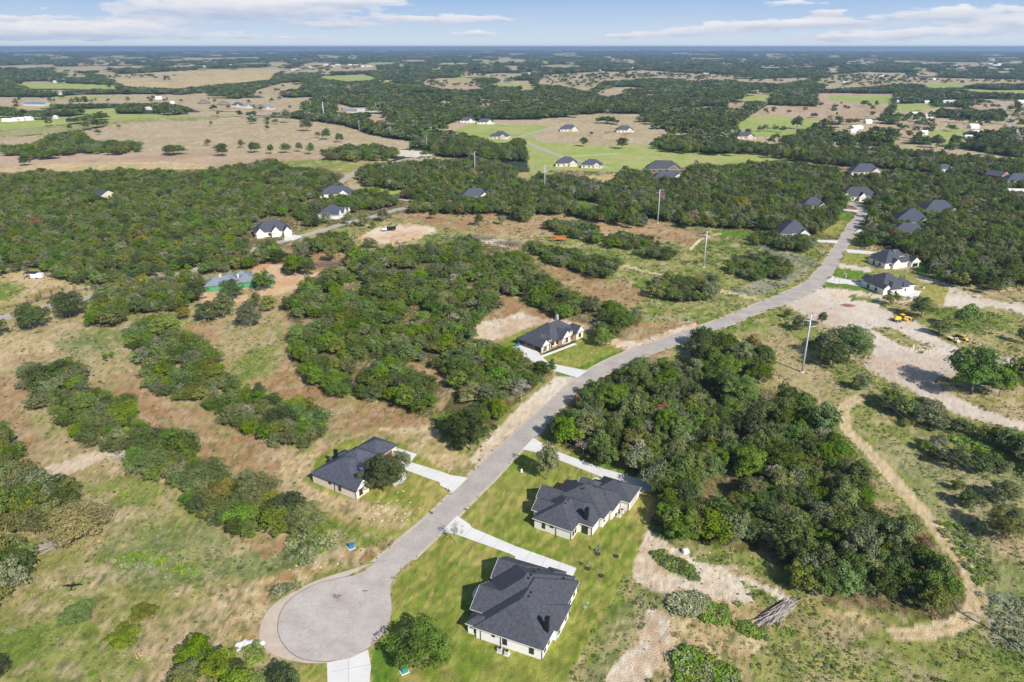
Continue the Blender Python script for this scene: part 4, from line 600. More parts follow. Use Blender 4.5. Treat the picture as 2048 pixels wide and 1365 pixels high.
def hp(h, u, v):                         # house local -> world
    c_, s_ = math.cos(h.rot), math.sin(h.rot); return h.X + v * c_ - u * s_, h.Y + v * s_ + u * c_

R_ = math.radians
# the house beside the turning circle
h4 = House('brick_house', 'white brick house with black chimney nearest the camera, right of the turning circle', 6.0, 106.2, R_(66), M_WB, M_RF)
h4.wing(.45, 14.6, .45, 21.0, 'v', pitch=.54); h4.wing(1.6, 17.3, 4.7, 21.9, 'v', pitch=.55); h4.wing(-.4, 7, 6.2, 13.4, 'u', pitch=.5, e=2.85); h4.wing(12.5, 16.7, .9, 3.9, 'u', pitch=.6, e=2.7)
h4.wing(8, 17.5, 4.75, 13.0, 'u', g1=1, pitch=.56); h4.wing(8, 17.7, 15.0, 22.0, 'u', g1=1, pitch=.58); h4.wing(4, 7.4, 19, 22.6, 'v', pitch=.5); h4.built()
h4.chimney(1.1, 4.6, 2.5, 6.6, .8, .9); h4.vents([(6.7, 8.6, 6.75), (6.7, 9.9, 6.75), (8.6, 13, 7.3), (8.5, 14.2, 7.3), (8.3, 15.6, 7.2), (7.9, 17, 6.9), (3, 19.4, 4.3), (10.6, 3.2, 4.4), (9.3, 2.6, 4.1), (5.5, 3, 4.35), (8.2, 3.6, 4.6), (3.6, 1.8, 3.7)])
for u in (2.6, 8.3): h4.on('-v', u, .45, 1.5, .9, 1.5)
h4.on('-v', 14.8, .9, 1.4, .9, 1.5); h4.on('-v', 10.8, .45, 2.0, .6, .5)
for v, w in ((2, .8), (4, .8), (7.6, 1.0), (11.5, .9), (16, 1.6), (19, .9)): h4.on('-u', -.4 if 6.2 < v < 13.4 else .45, v, 1.5, w, 1.5)
h4.on('+u', 17.6, 9, 1.3, 1.1, 2.2, 'door', glass=M_DOOR); h4.on('+u', 17.6, 6.8, 1.5, 1.6, 1.5); h4.on('+u', 18.2, 13.8, 1.5, 1.8, 1.6)
for u, v in ((9.2, .38), (13.6, .38), (.38, .38), (-.46, 6.3), (-.46, 13.3), (.38, 21)): h4.spout(u, v)
for u, v, s_ in ((8.8, -.9, 'left'), (7.2, -1.0, 'right')): x, y = hp(h4, u, v); ac(x, y, '%s grey air conditioner by the front wall of the nearest white house' % s_, R_(66))
# the house in the middle lot
h3 = House('brick_house', 'pale brick house with many stepped dark hip roofs between the near driveways and wood', 14.3, 143.0, R_(60), M_PB, M_RF)
h3.wing(.4, 10.4, .4, 13, 'v', pitch=.54); h3.wing(-3.2, 9, 4.4, 13.5, 'u', pitch=.50); h3.wing(5, 12.2, 3.4, 8.4, 'u', g1=1, pitch=.62); h3.wing(4, 13.8, 8.8, 14.0, 'u', g1=1, pitch=.66); h3.wing(-4.2, 10.6, 8.8, 19.2, 'v', pitch=.56)
h3.wing(-4.9, 4.6, 12.8, 20.6, 'u', pitch=.56); h3.wing(-7.2, 2.6, 18.2, 25.8, 'u', pitch=.58); h3.wing(1, 6.8, 17.5, 22.6, 'u', g1=1, pitch=.62); h3.built()
h3.chimney(-1.2, 5.6, 3, 6.4, .8, 1.1); h3.vents([(4.8, 6, 5.75), (4.8, 7.6, 5.75), (2.8, 12.4, 7.1), (2.8, 14.0, 7.0), (2.7, 15.4, 6.8), (7, 1.6, 3.5), (8, 2.4, 3.9)])
h3.on('-v', 7.8, .4, 1.5, .8, 1.5); h3.on('-v', 5.6, .4, 2.0, .9, .5); h3.on('-u', .4, 1.6, 1.4, .9, 1.5); h3.on('-u', .4, 2.9, 1.4, .7, 1.5); h3.on('-u', -4.2, 9.6, 1.6, .6, .8); h3.on('-u', -7.2, 22, 1.2, 4.6, 2.2, 'garage_door', M_TRIM, M_GDOOR)
h3.on('+u', 13.8, 11.5, 1.5, 1.6, 1.6); h3.on('-v', -1.4, 4.4, 1.2, 1.6, 2.1, 'door', glass=M_GLASS)
for u, v in ((10.4, .3), (4.4, .3), (.3, .3), (-3.3, 4.3), (-3.3, 8.6), (-4.3, 12.6), (-5, 18.1), (-7.3, 18.1)): h3.spout(u, v)
for u, v, s_ in ((-5.9, 15.2, 'nearer'), (-6.0, 17.1, 'farther')): x, y = hp(h3, u, v); ac(x, y, 'grey air conditioner on a pad beside the stepped-roof pale house, the %s of two' % s_, R_(60))
# the house across the road
h2 = House('brick_house', 'pale brick house with white front gables behind a big oak, left of the road', -40.6, 159.8, R_(58), M_TB, M_RF2, M_DTRIM, gm_=M_WB)
h2.wing(2.2, 16.3, .4, 13.5, 'u', pitch=.56); h2.wing(3.2, 15.6, 4.5, 17, 'v', pitch=.70); h2.wing(6.8, 15.2, 15.6, 24, 'v', pitch=.52); h2.wing(.4, 8, .42, 5.2, 'u', g0=1, pitch=.8); h2.wing(1.6, 9, 6.2, 10.4, 'u', g0=1, pitch=.8, e=2.95); h2.wing(12, 17.6, 8.5, 14, 'u', pitch=.5, e=2.7); h2.built()
h2.chimney(15.4, 8.6, 2, 6.0, .8, .9); h2.on('-v', 6.2, .4, 1.5, .9, 1.5); h2.on('-v', 9.8, .4, 1.9, .9, .6); h2.on('-u', .4, 2.2, 1.4, 1.2, 1.7); h2.on('-u', 1.6, 8.3, 1.5, 1.2, 2.2, 'door', M_BEAM, M_DOOR); h2.on('-u', 3.2, 13.5, 1.4, 1.5, 1.5); h2.on('-u', 6.8, 19.8, 1.2, 4.6, 2.2, 'garage_door', M_TRIM, M_BEAM)
for u, v in ((.35, .3), (8, .3), (16.3, .3)): h2.spout(u, v)
def dormer(h, uf, v, z, w=1.5, hh=.8, ln=3.4, rf=None):
    mb = MB(); mb.box((v, uf + ln / 2, z + hh / 2 - .5), (w, ln, hh + 1)); d = mb.obj('dormer', M_TRIM, h.ro); o = w / 2 + .25; zt = z + hh; pk = zt + o * .7
    MB().add([(v - o, uf - .25, zt), (v + o, uf - .25, zt), (v, uf - .25, pk), (v - o, uf + ln, zt), (v + o, uf + ln, zt), (v, uf + ln, pk)], [(0, 2, 5, 3), (1, 4, 5, 2), (0, 1, 2), (3, 5, 4), (0, 3, 4, 1)]).obj('dormer_roof', rf or M_RF, d)
    MB().box((v, uf - .02, z + hh * .5), (w * .6, .06, hh * .6)).obj('dormer_window', M_GLASS, d)
dormer(h2, 4.1, 7.8, 4.5, rf=M_RF2)
# the house behind its lawn
h1 = House('brick_house', 'white gabled house with open carport on the lawn inside the road bend', 11.4, 257.7, R_(46), M_TB, M_RF, M_DTRIM, gm_=M_STUC)
h1.wing(.8, 13.4, .5, 9.5, 'u', pitch=.58, zb=2.35); h1.wing(1.6, 14, 7.0, 24.5, 'v', pitch=.66); h1.wing(.3, 5, .4, 4.6, 'u', g0=1, pitch=.95, zb=2.35); h1.w.box((2.5, .42, 1.17), (4.2, .24, 2.33)); h1.wing(-.2, 7, 12, 17.2, 'u', g0=1, pitch=.95, e=2.95)
h1.wing(-.4, 6, 20.6, 25, 'u', g0=1, pitch=1., e=3.); h1.wing(8, 14.2, 12, 20, 'u', pitch=.7, e=2.8); h1.built()
h1.chimney(8.9, 19.2, 3, 8.6, .9, 1.15, M_STONE); h1.on('-u', .3, 2.5, 1.4, 1.4, 1.6); h1.on('-u', -.2, 14.8, 1.5, 1.3, 1.8); h1.on('-u', -.4, 22.8, 1.4, 1.3, 1.6); h1.on('-u', 1.6, 18.9, 1.2, 1.6, 2.3, 'door', M_BEAM, M_DOOR); h1.on('-u', 1.6, 8.5, 1.4, 1.4, 1.5); h1.on('-u', 1.6, 10.8, 1.4, 1.0, 1.5)
for v in (7.4, 11.3, 17.9, 20.0): MB().box((v, 1.2, 1.4), (.28, .28, 2.8)).obj('porch_post', M_BEAM, h1.o)
for u in (.8, 4.6, 8.8, 13.1): MB().box((.75, u, 1.17), (.5, .5, 2.34)).obj('carport_post', M_BB, h1.o)
for u in (6, 11): MB().box((6.9, u, 1.1), (.2, 2.4, 2.1)).obj('garage_door', M_DOOR, h1.o)
dormer(h1, .9, 6.2, 3.3, 1.3, .8, 3.2); dormer(h1, .6, 18.6, 3.6, 1.3, .9, 3.2)
mu = MB(); mu.prism([(.5, -1.6), (11.8, -1.9), (19, -1.8), (19, -.5), (.5, .1)], .02, .11); mu.obj('mulch_bed', M_MULCH, h1.o)
# houses farther along; (label, x px, y px of the base centre, length, depth, rotation, wings style, wall, roof)
def mid(label, x, y, Lh, Dh, rot, st, wall, roof, group='houses of the estate along the roads', extra=None, name='brick_house', cat='house', e=2.9, trim=None, win=True, clear=True):
    if wall is M_STUC and cat == 'house' and 'white' not in label: wall = M_TB
    X, Y, _ = P(x, y); h = House(name, label, X, Y, R_(rot), wall, roof, trim, group, cat)
    if st == 'hip': h.wing(-Dh / 2, Dh / 2, -Lh / 2, Lh / 2, 'v', pitch=.74, e=e); h.wing(-Dh / 2 - 1, 1, Lh * .1, Lh * .38, 'u', g0=1, pitch=.8, e=e)
    elif st == 'ell': h.wing(-Dh / 2, Dh / 2, -Lh / 2 + 1, Lh / 2 - 1, 'v', pitch=.78, e=e); h.wing(-Dh / 2 - 3, 0, -Lh / 2, -Lh / 2 + Lh * .38, 'u', pitch=.78, e=e); h.wing(-2, Dh / 2 + 3, -1, Lh * .3, 'u', pitch=.72, e=e); h.wing(-Dh / 2 - 1.6, 2, Lh * .12, Lh * .42, 'u', g0=1, pitch=.8, e=e)
    elif st == 'gab': h.wing(-Dh / 2, Dh / 2, -Lh / 2, Lh / 2, 'v', g0=1, g1=1, pitch=.55, e=e); 
    elif st == 'front': h.wing(-Dh / 2, Dh / 2, -Lh / 2, Lh / 2, 'v', pitch=.8, e=e); [h.wing(-Dh / 2 - 1.8 - k, 1, a, a + w_, 'u', g0=1, pitch=1.15, e=e) for k, (a, w_) in enumerate(((-Lh / 2 + .5, 4.5), (-1.5, 5.0), (Lh / 2 - 5.2, 4.2)))]
    elif st == 'barn': h.wing(-Dh / 2, Dh / 2, -Lh / 2, Lh / 2, 'v', g0=1, g1=1, pitch=.25, e=e)
    h.built()
    if win:
        n_ = max(2, int(Lh / 5))
        for i in range(n_): v_ = -Lh / 2 + (i + .5) * Lh / n_; h.on('-u', -Dh / 2 - (3.02 if st == 'ell' and v_ < -Lh / 2 + Lh * .38 else 0), v_, 1.4, 1.2, 1.5)
        h.on('-v', 0, -Lh / 2, 1.4, 1.2, 1.5); h.on('+v', 0, Lh / 2, 1.4, 1.2, 1.5)
    if clear:
        w_ = Lh * .5 * F / math.hypot(Y, H) ; hh = w_ * .34; raster(wood, [(x - w_, y), (x - w_ * .8, y - hh * 1.3), (x + w_ * .8, y - hh * 1.3), (x + w_, y), (x, y + hh * .25)], 255); zz = zone
        if y < 345: raster(zone, ell(x, y + 2, w_ * 1.4, hh * 1.1 + 2), GK.index('fld'))
    return h
# two beside the caliche lot
h5 = House('brick_house', 'white brick house with concrete parking pad beside the caliche building lot', *P(1763, 588)[:2], R_(14), M_WB, M_RF)
h5.wing(-1, 12.5, -1, 14, 'v', pitch=.76); h5.wing(-3.5, 6, 2, 7.8, 'u', g0=0, pitch=.8); h5.wing(2, 17, 4, 15, 'u', pitch=.62); h5.wing(.5, 9, 9, 18.5, 'v', pitch=.62); h5.wing(-2, 5, -.9, 2.4, 'u', g0=1, pitch=.9); h5.wing(9, 15.5, .5, 5, 'u', g1=1, pitch=.9); h5.wing(-1.6, 6, 10.2, 13.2, 'u', pitch=.9); h5.built()
h5.on('-u', -3.5, 4.6, 1.4, 1.2, 1.4); h5.on('-v', 3, -1, 1.4, 1.4, 1.6); h5.on('-v', 8.5, -1, 1.3, 1.2, 2.2, 'door', glass=M_DOOR); h5.on('-u', -1.6, 11.7, 1.6, .8, 1.2); h5.on('-v', -2, 2, 1.3, 1.2, 2); h5.on('-u', .5, 13.8, 1.2, 4.8, 2.2, 'garage_door', M_TRIM, M_GDOOR); h5.vents([(7.5, 3, 7), (7.8, 5, 7.1)])
h6 = House('brick_house', 'white brick house with tall white gable peak, next behind the one with the parking pad', *P(1772, 538)[:2], R_(14), M_WB, M_RF)
h6.wing(0, 13, -1, 12, 'v', pitch=.80); h6.wing(2, 18, 4.5, 17, 'u', pitch=.66); h6.wing(1, 10, 9, 21.5, 'v', pitch=.6); h6.wing(4, 9, 9, 13, 'v', g0=1, pitch=1.1, e=5.2); h6.wing(-1.5, 6, 3, 7, 'u', g0=1, pitch=.95); h6.wing(-1, 6, 15, 19.4, 'u', g0=1, pitch=.9); h6.built()
h6.on('-v', 4, -1, 1.4, 1.4, 1.6); h6.on('-u', 0, 2, 1.8, 1, 1); h6.on('-v', 8.5, -1, 1.3, 1.2, 2.2, 'door', glass=M_DOOR); h6.on('-u', -1, 17.2, 1.2, 3.4, 2.1, 'porch_opening', M_TRIM, M_GLASS)
x, y = P(1846, 577)[:2]; ac(x, y, 'grey air conditioner at the back corner of the white house with the parking pad', R_(14))
gh = House('unfinished_house', 'unfinished house with grey shingle roof and bright green wall sheathing among oaks', *P(411, 585)[:2], R_(20), M_GREEN, M_RFG, M_GREEN)
gh.wing(0, 9.5, 0, 15, 'v', pitch=.62); gh.wing(3, 14, 6, 16, 'u', pitch=.62); gh.wing(1, 9.5, 14, 24, 'v', pitch=.6); gh.wing(5, 15.5, 12, 22, 'v', pitch=.62); gh.wing(1, 8.5, 22, 32, 'v', pitch=.5, e=2.8); gh.built()
for v in np.arange(1, 13, 1.5): MB().box((v, -.012, 1.4), (.14, .05, 2.6)).obj('sheathing_seam', M_STUD, gh.o)
for v in np.arange(23, 31, 1.5): MB().box((v, .988, 1.4), (.14, .05, 2.5)).obj('sheathing_seam', M_STUD, gh.o)
gh.on('-u', 1, 27, 1.1, 2.6, 2.1, 'door_opening', M_STUD, M_GLASS); gh.chimney(4.5, 7.5, 4, 6.8, 1, 1, M_CREAM); gh.chimney(5, 15.5, 3.8, 6, 1, .8, M_CREAM)
mid('white house with dark roof and three steep gables by the left side road', 545, 468, 22, 14, 25, 'front', M_STUC, M_RF)
mid('white house with a broad dark hip roof at the bend of the left side road', 675, 393, 25, 14, 3, 'hip', M_STUC, M_RF2)
mid('dark-roofed house with steep white gable half hidden by oaks below the broad-roofed one', 664, 433, 17, 13, 80, 'front', M_STUC, M_RF2)
mid('lone dark-roofed house with a cream gable deep in the great left forest', 208, 395, 18, 11, -38, 'gab', M_CREAM, M_RF)
mid('grey-roofed house hidden in the oaks of the north belt', 950, 398, 24, 13, 10, 'ell', M_STUC, M_RF2); mid('small blue-grey roofed outbuilding beside the hidden house in the north belt', 984, 392, 9, 7, 12, 'hip', M_STUC, M_RFG)
mid('pale dark-roofed house at the foot of the far road, left of another', 1134, 331, 22, 14, 355, 'ell', M_STUC, M_RF2); mid('low dark-roofed house right of the pale house at the foot of the far road', 1184, 335, 20, 13, 350, 'hip', M_STUC, M_RF2)
mid('large dark-roofed house with brick front on the edge of the green meadow', 1326, 342, 34, 17, 350, 'ell', M_BB, M_RF); mid('dark-roofed house sunk in the wood just below the large brick one by the meadow', 1337, 360, 28, 12, 355, 'ell', M_STUC, M_RF2)
mid('white house with dark hip roof and attached garage behind the hedgerow, left of the road', 1584, 470, 19, 17, 350, 'ell', M_STUC, M_RF2); mid('dark-roofed house in the wood left of the road end', 1624, 417, 19, 13, 352, 'ell', M_STUC, M_RF2)
mid('white house with dark gables at the far end of the main road', 1714, 398, 27, 15, 352, 'front', M_STUC, M_RF); mid('grey-roofed house right of the road end, in front of the long one', 1820, 448, 23, 19, 340, 'ell', M_STUC, M_RF2)
mid('long house with slate roof under oaks at the far right of the road end', 1873, 428, 26, 17, 350, 'ell', M_BB, M_RF2); mid('half-hidden dark-roofed house between the oaks, just right of the road', 1814, 470, 19, 12, 345, 'hip', M_STUC, M_RF2)
mid('dark-roofed house showing above the wood south of the creek trees', 1728, 348, 28, 16, 350, 'ell', M_STUC, M_RF2); mid('dark-roofed house at the right edge of the picture above the wood', 2035, 368, 26, 16, 350, 'hip', M_STUC, M_RF2); mid('small gabled brick house near the right edge above the wood', 1993, 356, 14, 11, 300, 'gab', M_RED, M_RF2); mid('pale long shed at the right edge in the wood', 2040, 388, 22, 9, 350, 'barn', M_STUC, M_CONC)
mid('low dark roof among yellow-green trees south of the creek', 1885, 343, 16, 10, 5, 'hip', M_STUC, M_RF2)
mid('left one of two white houses with dark roofs on the far meadow', 935, 245, 23, 13, 0, 'hip', M_STUC, M_RF2); mid('right one of two white houses with dark roofs on the far meadow', 971, 248, 26, 13, 5, 'hip', M_STUC, M_RF2); mid('dark-roofed house by trees at the left end of the far estate road', 1001, 277, 24, 15, 340, 'ell', M_STUC, M_RF2)
mid('dark-roofed house at the top of the far estate road', 1138, 262, 26, 14, 0, 'ell', M_STUC, M_RF2); mid('dark-roofed house with dark side fences on the far tan meadow', 1249, 264, 24, 15, 0, 'hip', M_STUC, M_RF2); mid('dark-roofed house under trees right of the far tan meadow', 1489, 277, 26, 13, 350, 'hip', M_STUC, M_RF2); mid('small white house at the corner of the creek wood', 866, 257, 15, 10, 350, 'gab', M_STUC, M_RF2)
mid('blue-roofed barn on the far left', 75, 212, 48, 20, 350, 'barn', M_CREAM, mat('blue_metal', (.08, .2, .38), .5), e=4, win=False, name='barn', cat='barn')
M_WMET = mat('white_metal', (.75, .76, .77), .5)
for i, (x, y, l_, d_, t_) in enumerate([(18, 243, 22, 14, 'leftmost of the white buildings on the far left'), (32, 243, 12, 10, 'second of the white buildings on the far left'), (44, 242, 13, 10, 'third of the white buildings on the far left'), (58, 241, 16, 11, 'rightmost of the white buildings on the far left'),
        (110, 238, 12, 8, 'white shed standing alone right of the four white buildings'), (120, 190, 22, 16, 'white-roofed barn above the blue-roofed one'), (318, 199, 18, 12, 'white house with two gables left of the estate houses'), (298, 220, 26, 12, 'pale long house among trees above the great tan field'), (343, 223, 22, 12, 'pale long house right of another above the great tan field'), (345, 208, 10, 8, 'white shed under the white two-gabled house'),
        (1898, 206, 40, 16, 'long white metal building below the far dark wood'), (1712, 258, 22, 14, 'white house among trees left of the tan strip field'), (1735, 247, 14, 10, 'white house with blue-white roofs in the trees'), (1707, 266, 12, 8, 'white trailer beside the tree group'), (1857, 236, 16, 10, 'white-roofed house in the round tree group'), (1830, 230, 26, 14, 'pale roofed house behind the round tree group'), (1955, 270, 20, 12, 'white metal barn right of centre on the far right'), (1936, 279, 12, 9, 'small white shed among trees left of the white metal barn'),
        (1848, 269, 10, 8, 'small white house at the head of a pale drive'), (1795, 206, 12, 9, 'small pale shed at the right edge of the big tan field'), (1853, 207, 12, 9, 'small white shed by the dark wood'), (1866, 160, 30, 18, 'white barn in the far right meadows'), (1692, 167, 30, 20, 'white and blue barn on the far tan field'), (1762, 153, 36, 18, 'long white barn at the top of the far tan field'), (1990, 131, 120, 50, 'huge white warehouse roof near the right skyline'),
        (2040, 206, 18, 10, 'white trailer right of the far country road'), (1946, 257, 18, 12, 'tan-roofed house behind the white metal barn'), (1200, 142, 26, 16, 'white house left of the three on the far ridge'), (1265, 137, 30, 18, 'white house in the middle of the far ridge'), (1335, 136, 34, 18, 'white house at the right of the far ridge'), (1060, 148, 22, 14, 'white house at the left end of the far ridge'), (1205, 146, 24, 14, 'pale low house right beside the far ridge field'), (1412, 148, 34, 14, 'pale long barn on the ridge strip field'),
        (140, 122, 40, 20, 'left one of the pale sheds on the far left plain'), (160, 118, 30, 18, 'middle one of the pale sheds on the far left plain'), (200, 122, 40, 18, 'right one of the pale sheds on the far left plain'), (412, 134, 44, 20, 'bright white shed on the far left, above the green strip'), (462, 131, 26, 14, 'small white shed right of the bright one on the far left')]):
    mid(t_ , x, y, l_ * .72, d_ * .75, rnd.choice([350, 0, 5, 12]), 'barn' if l_ > 20 else 'gab', M_STUC if i % 3 else M_WMET, M_WMET if (i % 2 or 'white' in t_) else M_RFG, 'small far buildings', name='far_building', cat='building', e=3.4 if l_ < 60 else 7, win=False)
for i, (x, y, rf) in enumerate([(408, 208, 0), (447, 211, 0), (476, 214, 1), (497, 216, 2), (522, 218, 0), (536, 219, 2)]):
    mid('%s-roofed house, %s from left in the row above the great tan field' % (('brown', 'dark', 'grey')[rf], ('first', 'second', 'third', 'fourth', 'fifth', 'sixth')[i]), x, y, 22, 15, 350, 'hip', M_BB if rf == 0 else M_STUC, (M_RFB, M_RF2, M_RFG)[rf], 'row of new houses above the great tan field')
FB = [(x, y) for x, y in [(625, 136), (640, 133), (652, 131), (664, 134), (676, 131), (688, 132), (700, 131), (712, 132), (724, 134), (604, 139), (590, 141), (738, 134), (955, 136), (975, 137), (990, 134), (1005, 133), (855, 107), (862, 106), (833, 105), (840, 104), (770, 106), (1450, 115), (1475, 117), (1500, 116), (1540, 121), (1640, 125), (1625, 128), (1600, 130), (1695, 127), (1560, 115), (1910, 141), (1850, 142), (1790, 141), (1830, 117), (520, 118), (486, 120), (330, 121), (292, 120), (425, 123), (440, 123), (1185, 112), (1250, 108), (1330, 107), (1280, 112), (1410, 105), (1700, 111), (1760, 110), (1985, 122), (1480, 114), (1515, 118), (72, 160), (118, 166), (135, 164)]]
NM = 'white tan pale grey'.split()
for i, (x, y) in enumerate(FB):
    a_, b_ = ('left', 'centre', 'right')[min(2, int(x / 683))], ('on the skyline plain', 'in the far wooded plain')[int(y > 124)]
    rr = mid('tiny %s building %s, %s part of the picture' % (('white', 'reddish-tan')[i % 4 == 1], b_, a_), x, y, rnd.uniform(22, 40), rnd.uniform(14, 20), rnd.uniform(-15, 15), 'barn', (M_STUC, M_RED)[i % 4 == 1], (M_WMET, M_RFB)[i % 4 == 1], 'tiny buildings scattered over the far plain %d' % (i % 4 == 1), name='distant_building', cat='building', e=5, win=False, clear=False)

# ------------------------------------------------------------------ trees
ANCH = {'big right wood': [((1115, 860), 'roadside corner by the driveway mouth'), ((1200, 790), 'along the outside of the road bend'), ((1330, 740), 'upper edge below the roadside clump'), ((1450, 710), 'in the separate clump beside the road'), ((1230, 890), 'above the stepped-roof house driveway'), ((1380, 850), 'in the middle of its upper half'),
         ((1560, 820), 'upper right edge near the power pole'), ((1540, 900), 'in its centre'), ((1700, 930), 'on the right edge along the rutted track'), ((1380, 1030), 'behind the stepped-roof house'), ((1500, 1010), 'above the weedy bay of its lower edge'), ((1640, 1050), 'in its lower half'), ((1660, 1160), 'at the lower edge above the brush pile'), ((1800, 1100), 'near the right bulge of the track'), ((1890, 1190), 'lower right tip inside the track loop')],
 'centre wood': [((600, 620), 'at the left edge by the dirt track'), ((620, 720), 'at its lower left corner'), ((700, 540), 'at the upper left edge along the dirt track'), ((850, 510), 'at the top edge'), ((950, 500), 'at the top right corner'), ((1050, 550), 'where the tail strip begins'), ((1150, 620), 'in the tail strip behind the carport house'), ((1240, 650), 'at the right end of the tail strip'), ((800, 620), 'in the middle'), ((720, 700), 'left of the red clearing'), ((900, 690), 'left of the sandy bank'), ((1050, 750), 'beside the curved driveway'), ((850, 790), 'at the lower edge'), ((950, 830), 'at the lower tip by the road')],
 'middle left strip': [((270, 660), 'at the top end'), ((330, 740), 'in the upper third'), ((480, 800), 'in the middle'), ((600, 860), 'lower right end')], 'lower left strip': [((80, 750), 'at the top left end'), ((200, 830), 'above the pale soil bank'), ((320, 900), 'right of the pale soil bank'), ((430, 980), 'in the middle'), ((560, 1030), 'at the lower end')],
 'far left corner wood': [((20, 900), 'at its top'), ((90, 990), 'around the golden tree'), ((20, 1130), 'in the dark lower clump')], 'bottom thicket': [((400, 1320), 'left half'), ((560, 1360), 'right half by the turning circle')], 'right lot hedge': [((1780, 790), 'at its upper end by the lot'), ((1880, 830), 'in the middle along the pale track'), ((2020, 870), 'at the right picture edge')],
 'green house thicket': [((220, 600), 'left part'), ((350, 590), 'right part by the green house')], 'north hedgerows': [((1140, 510), 'lower row'), ((1150, 460), 'upper left row'), ((1290, 490), 'upper right row'), ((1360, 575), 'block between the dirt track ends'), ((1520, 530), 'round block by the road'), ((1560, 475), 'row in front of the white house')],
 'north belt': [((800, 360), 'left part'), ((1100, 400), 'centre part'), ((1400, 420), 'in front of the tall pole'), ((1600, 440), 'left of the road end'), ((1800, 480), 'right of the road'), ((1950, 540), 'lower right part')], 'great left forest': [((0, 540), 'lower left edge by the meadow'), ((250, 540), 'lower edge'), ((480, 520), 'lower right edge'), ((200, 400), 'centre')]}
TW = {'big right wood': [.36, .34, .12, .09, .02, .002, .03, .006, .06], 'centre wood': [.22, .38, .14, .10, .02, .002, .025, .0, .10], 'middle left strip': [.18, .38, .18, .10, .04, .004, .015, 0, .10], 'lower left strip': [.18, .36, .2, .13, .03, .004, .015, 0, .08],
      'far left corner wood': [.2, .26, .24, .25, .03, .012, .0, 0, 0], 'bottom thicket': [.3, .2, .25, .15, .1, 0, 0, 0, 0], 'right lot hedge': [.42, .22, .15, .16, .05, 0, 0, 0, 0], 'green house thicket': [.2, .25, .2, .2, .06, .04, .05, 0, 0], 'north hedgerows': [.36, .24, .12, .18, .02, .01, .04, 0, .03],
      'north belt': [.42, .26, .10, .14, .008, .002, .05, .002, .01], 'great left forest': [.28, .34, .17, .12, .015, .002, .02, .002, .05], None: [.60, .15, .07, .15, .005, .002, .02, .0, .003]}
cand = []          # X, Y, r, h, tone, wood
g = np.random.default_rng(11); trk = np.zeros((RH, RW), np.uint8); raster(trk, strip(TR, 4.2), 1)
def scatter(y0, y1, sp, px_lim, r_mean, h_mean, woods=True):
    ys = np.arange(y0, y1, sp); out = []
    for yy in ys:
        hw = (yy + 130) * .80 + 30; xs = np.arange(-hw, hw, sp * 1.08)
        out.append(np.stack([xs + g.uniform(-.42, .42, len(xs)) * sp + (sp * .5 if int(yy / sp) % 2 else 0), yy + g.uniform(-.42, .42, len(xs)) * sp], -1))
    p_ = np.concatenate(out); X, Y = p_[:, 0], p_[:, 1]; n_ = len(X)
    r = r_mean * np.exp(g.normal(0, .24, n_)); h = h_mean * np.exp(g.normal(0, .18, n_)) * (.7 + .3 * r / r_mean)
    px0, py0 = Qn(X, Y, 0); px3, py3 = Qn(X, Y, h * .45); pxt, pyt = Qn(X, Y, h * .85)
    wd = samp(wood, px3, py3); pv = samp(paved, px0, py0); ok = (wd != 255) & (pv == 0)
    if y1 > 800:                                   # far country: everything that is not a traced field
        z0_ = samp(zone, px0, py0); z1_ = samp(zone, pxt, pyt); dn = fbm(X / 160, Y / 120, 55, 4); open_ = (fbm(X / 900, Y / 520, 31, 3) > .62) | (fbm(X / 420, Y / 700, 71, 3) > .69)
        farw = (py0 < 345) & (z0_ == 255) & (z1_ == 255) & (pv == 0) & farwood(X, Y, px0, py0) & ~(open_ & (py0 < 132))
        lone = (py0 < 345) & (z0_ != 255) & (z0_ == z1_) & (g.uniform(size=n_) < np.where((py0 < 175) | (px0 > 1780), .05, .012)) & (pv == 0) & (np.isin(z0_, [GK.index('fld'), GK.index('fldr')])) & (py0 < 262)
        ok |= farw | lone
    ok &= (px3 > -260) & (px3 < 2310) & (py3 > 97) & (py0 < 1560)
    gap = fbm(X / 11, Y / 11, 95, 3); ok &= ~((wd == WN.index('centre wood')) & (gap < .40)) & ~((wd == WN.index('big right wood')) & (gap < .33) & (px3 < 1500)) & ~((wd == WN.index('great left forest')) & (gap < .32))
    kk = np.nonzero(ok)[0]
    for (kx, ky, kr) in KEEP:
        kk = kk[np.hypot(X[kk] - kx, Y[kk] - ky) > kr * .82 + r[kk] * .3]
    dn = fbm(X / 30, Y / 30, 90, 2)
    for i in kk:
        wn_ = WN[wd[i]] if wd[i] != 255 else None; w_ = np.array(TW[wn_]); w_ = w_ * (np.array([1, 1, .5, 1, .2, 0, .6, 0, .2]) if Y[i] > 900 else 1.); tn = int(g.choice(9, p=w_ / w_.sum()))
        k_ = .72 if wn_ in ('middle left strip', 'lower left strip', 'north hedgerows') else (.82 if wn_ in ('right lot hedge', 'bottom thicket', 'great left forest', 'centre wood') else 1.)
        cand.append((X[i], Y[i], r[i], h[i] * k_, tn, wn_))
scatter(60, 760, 4.1, 1, 3.1, 6.7); scatter(760, 1700, 6.0, 1, 4.4, 8.5); scatter(1700, 3200, 9.5, 1, 6.6, 9.5); scatter(3200, 8000, 21, 1, 14, 13); scatter(8000, 19000, 62, 1, 40, 15)
print('tree candidates', len(cand))
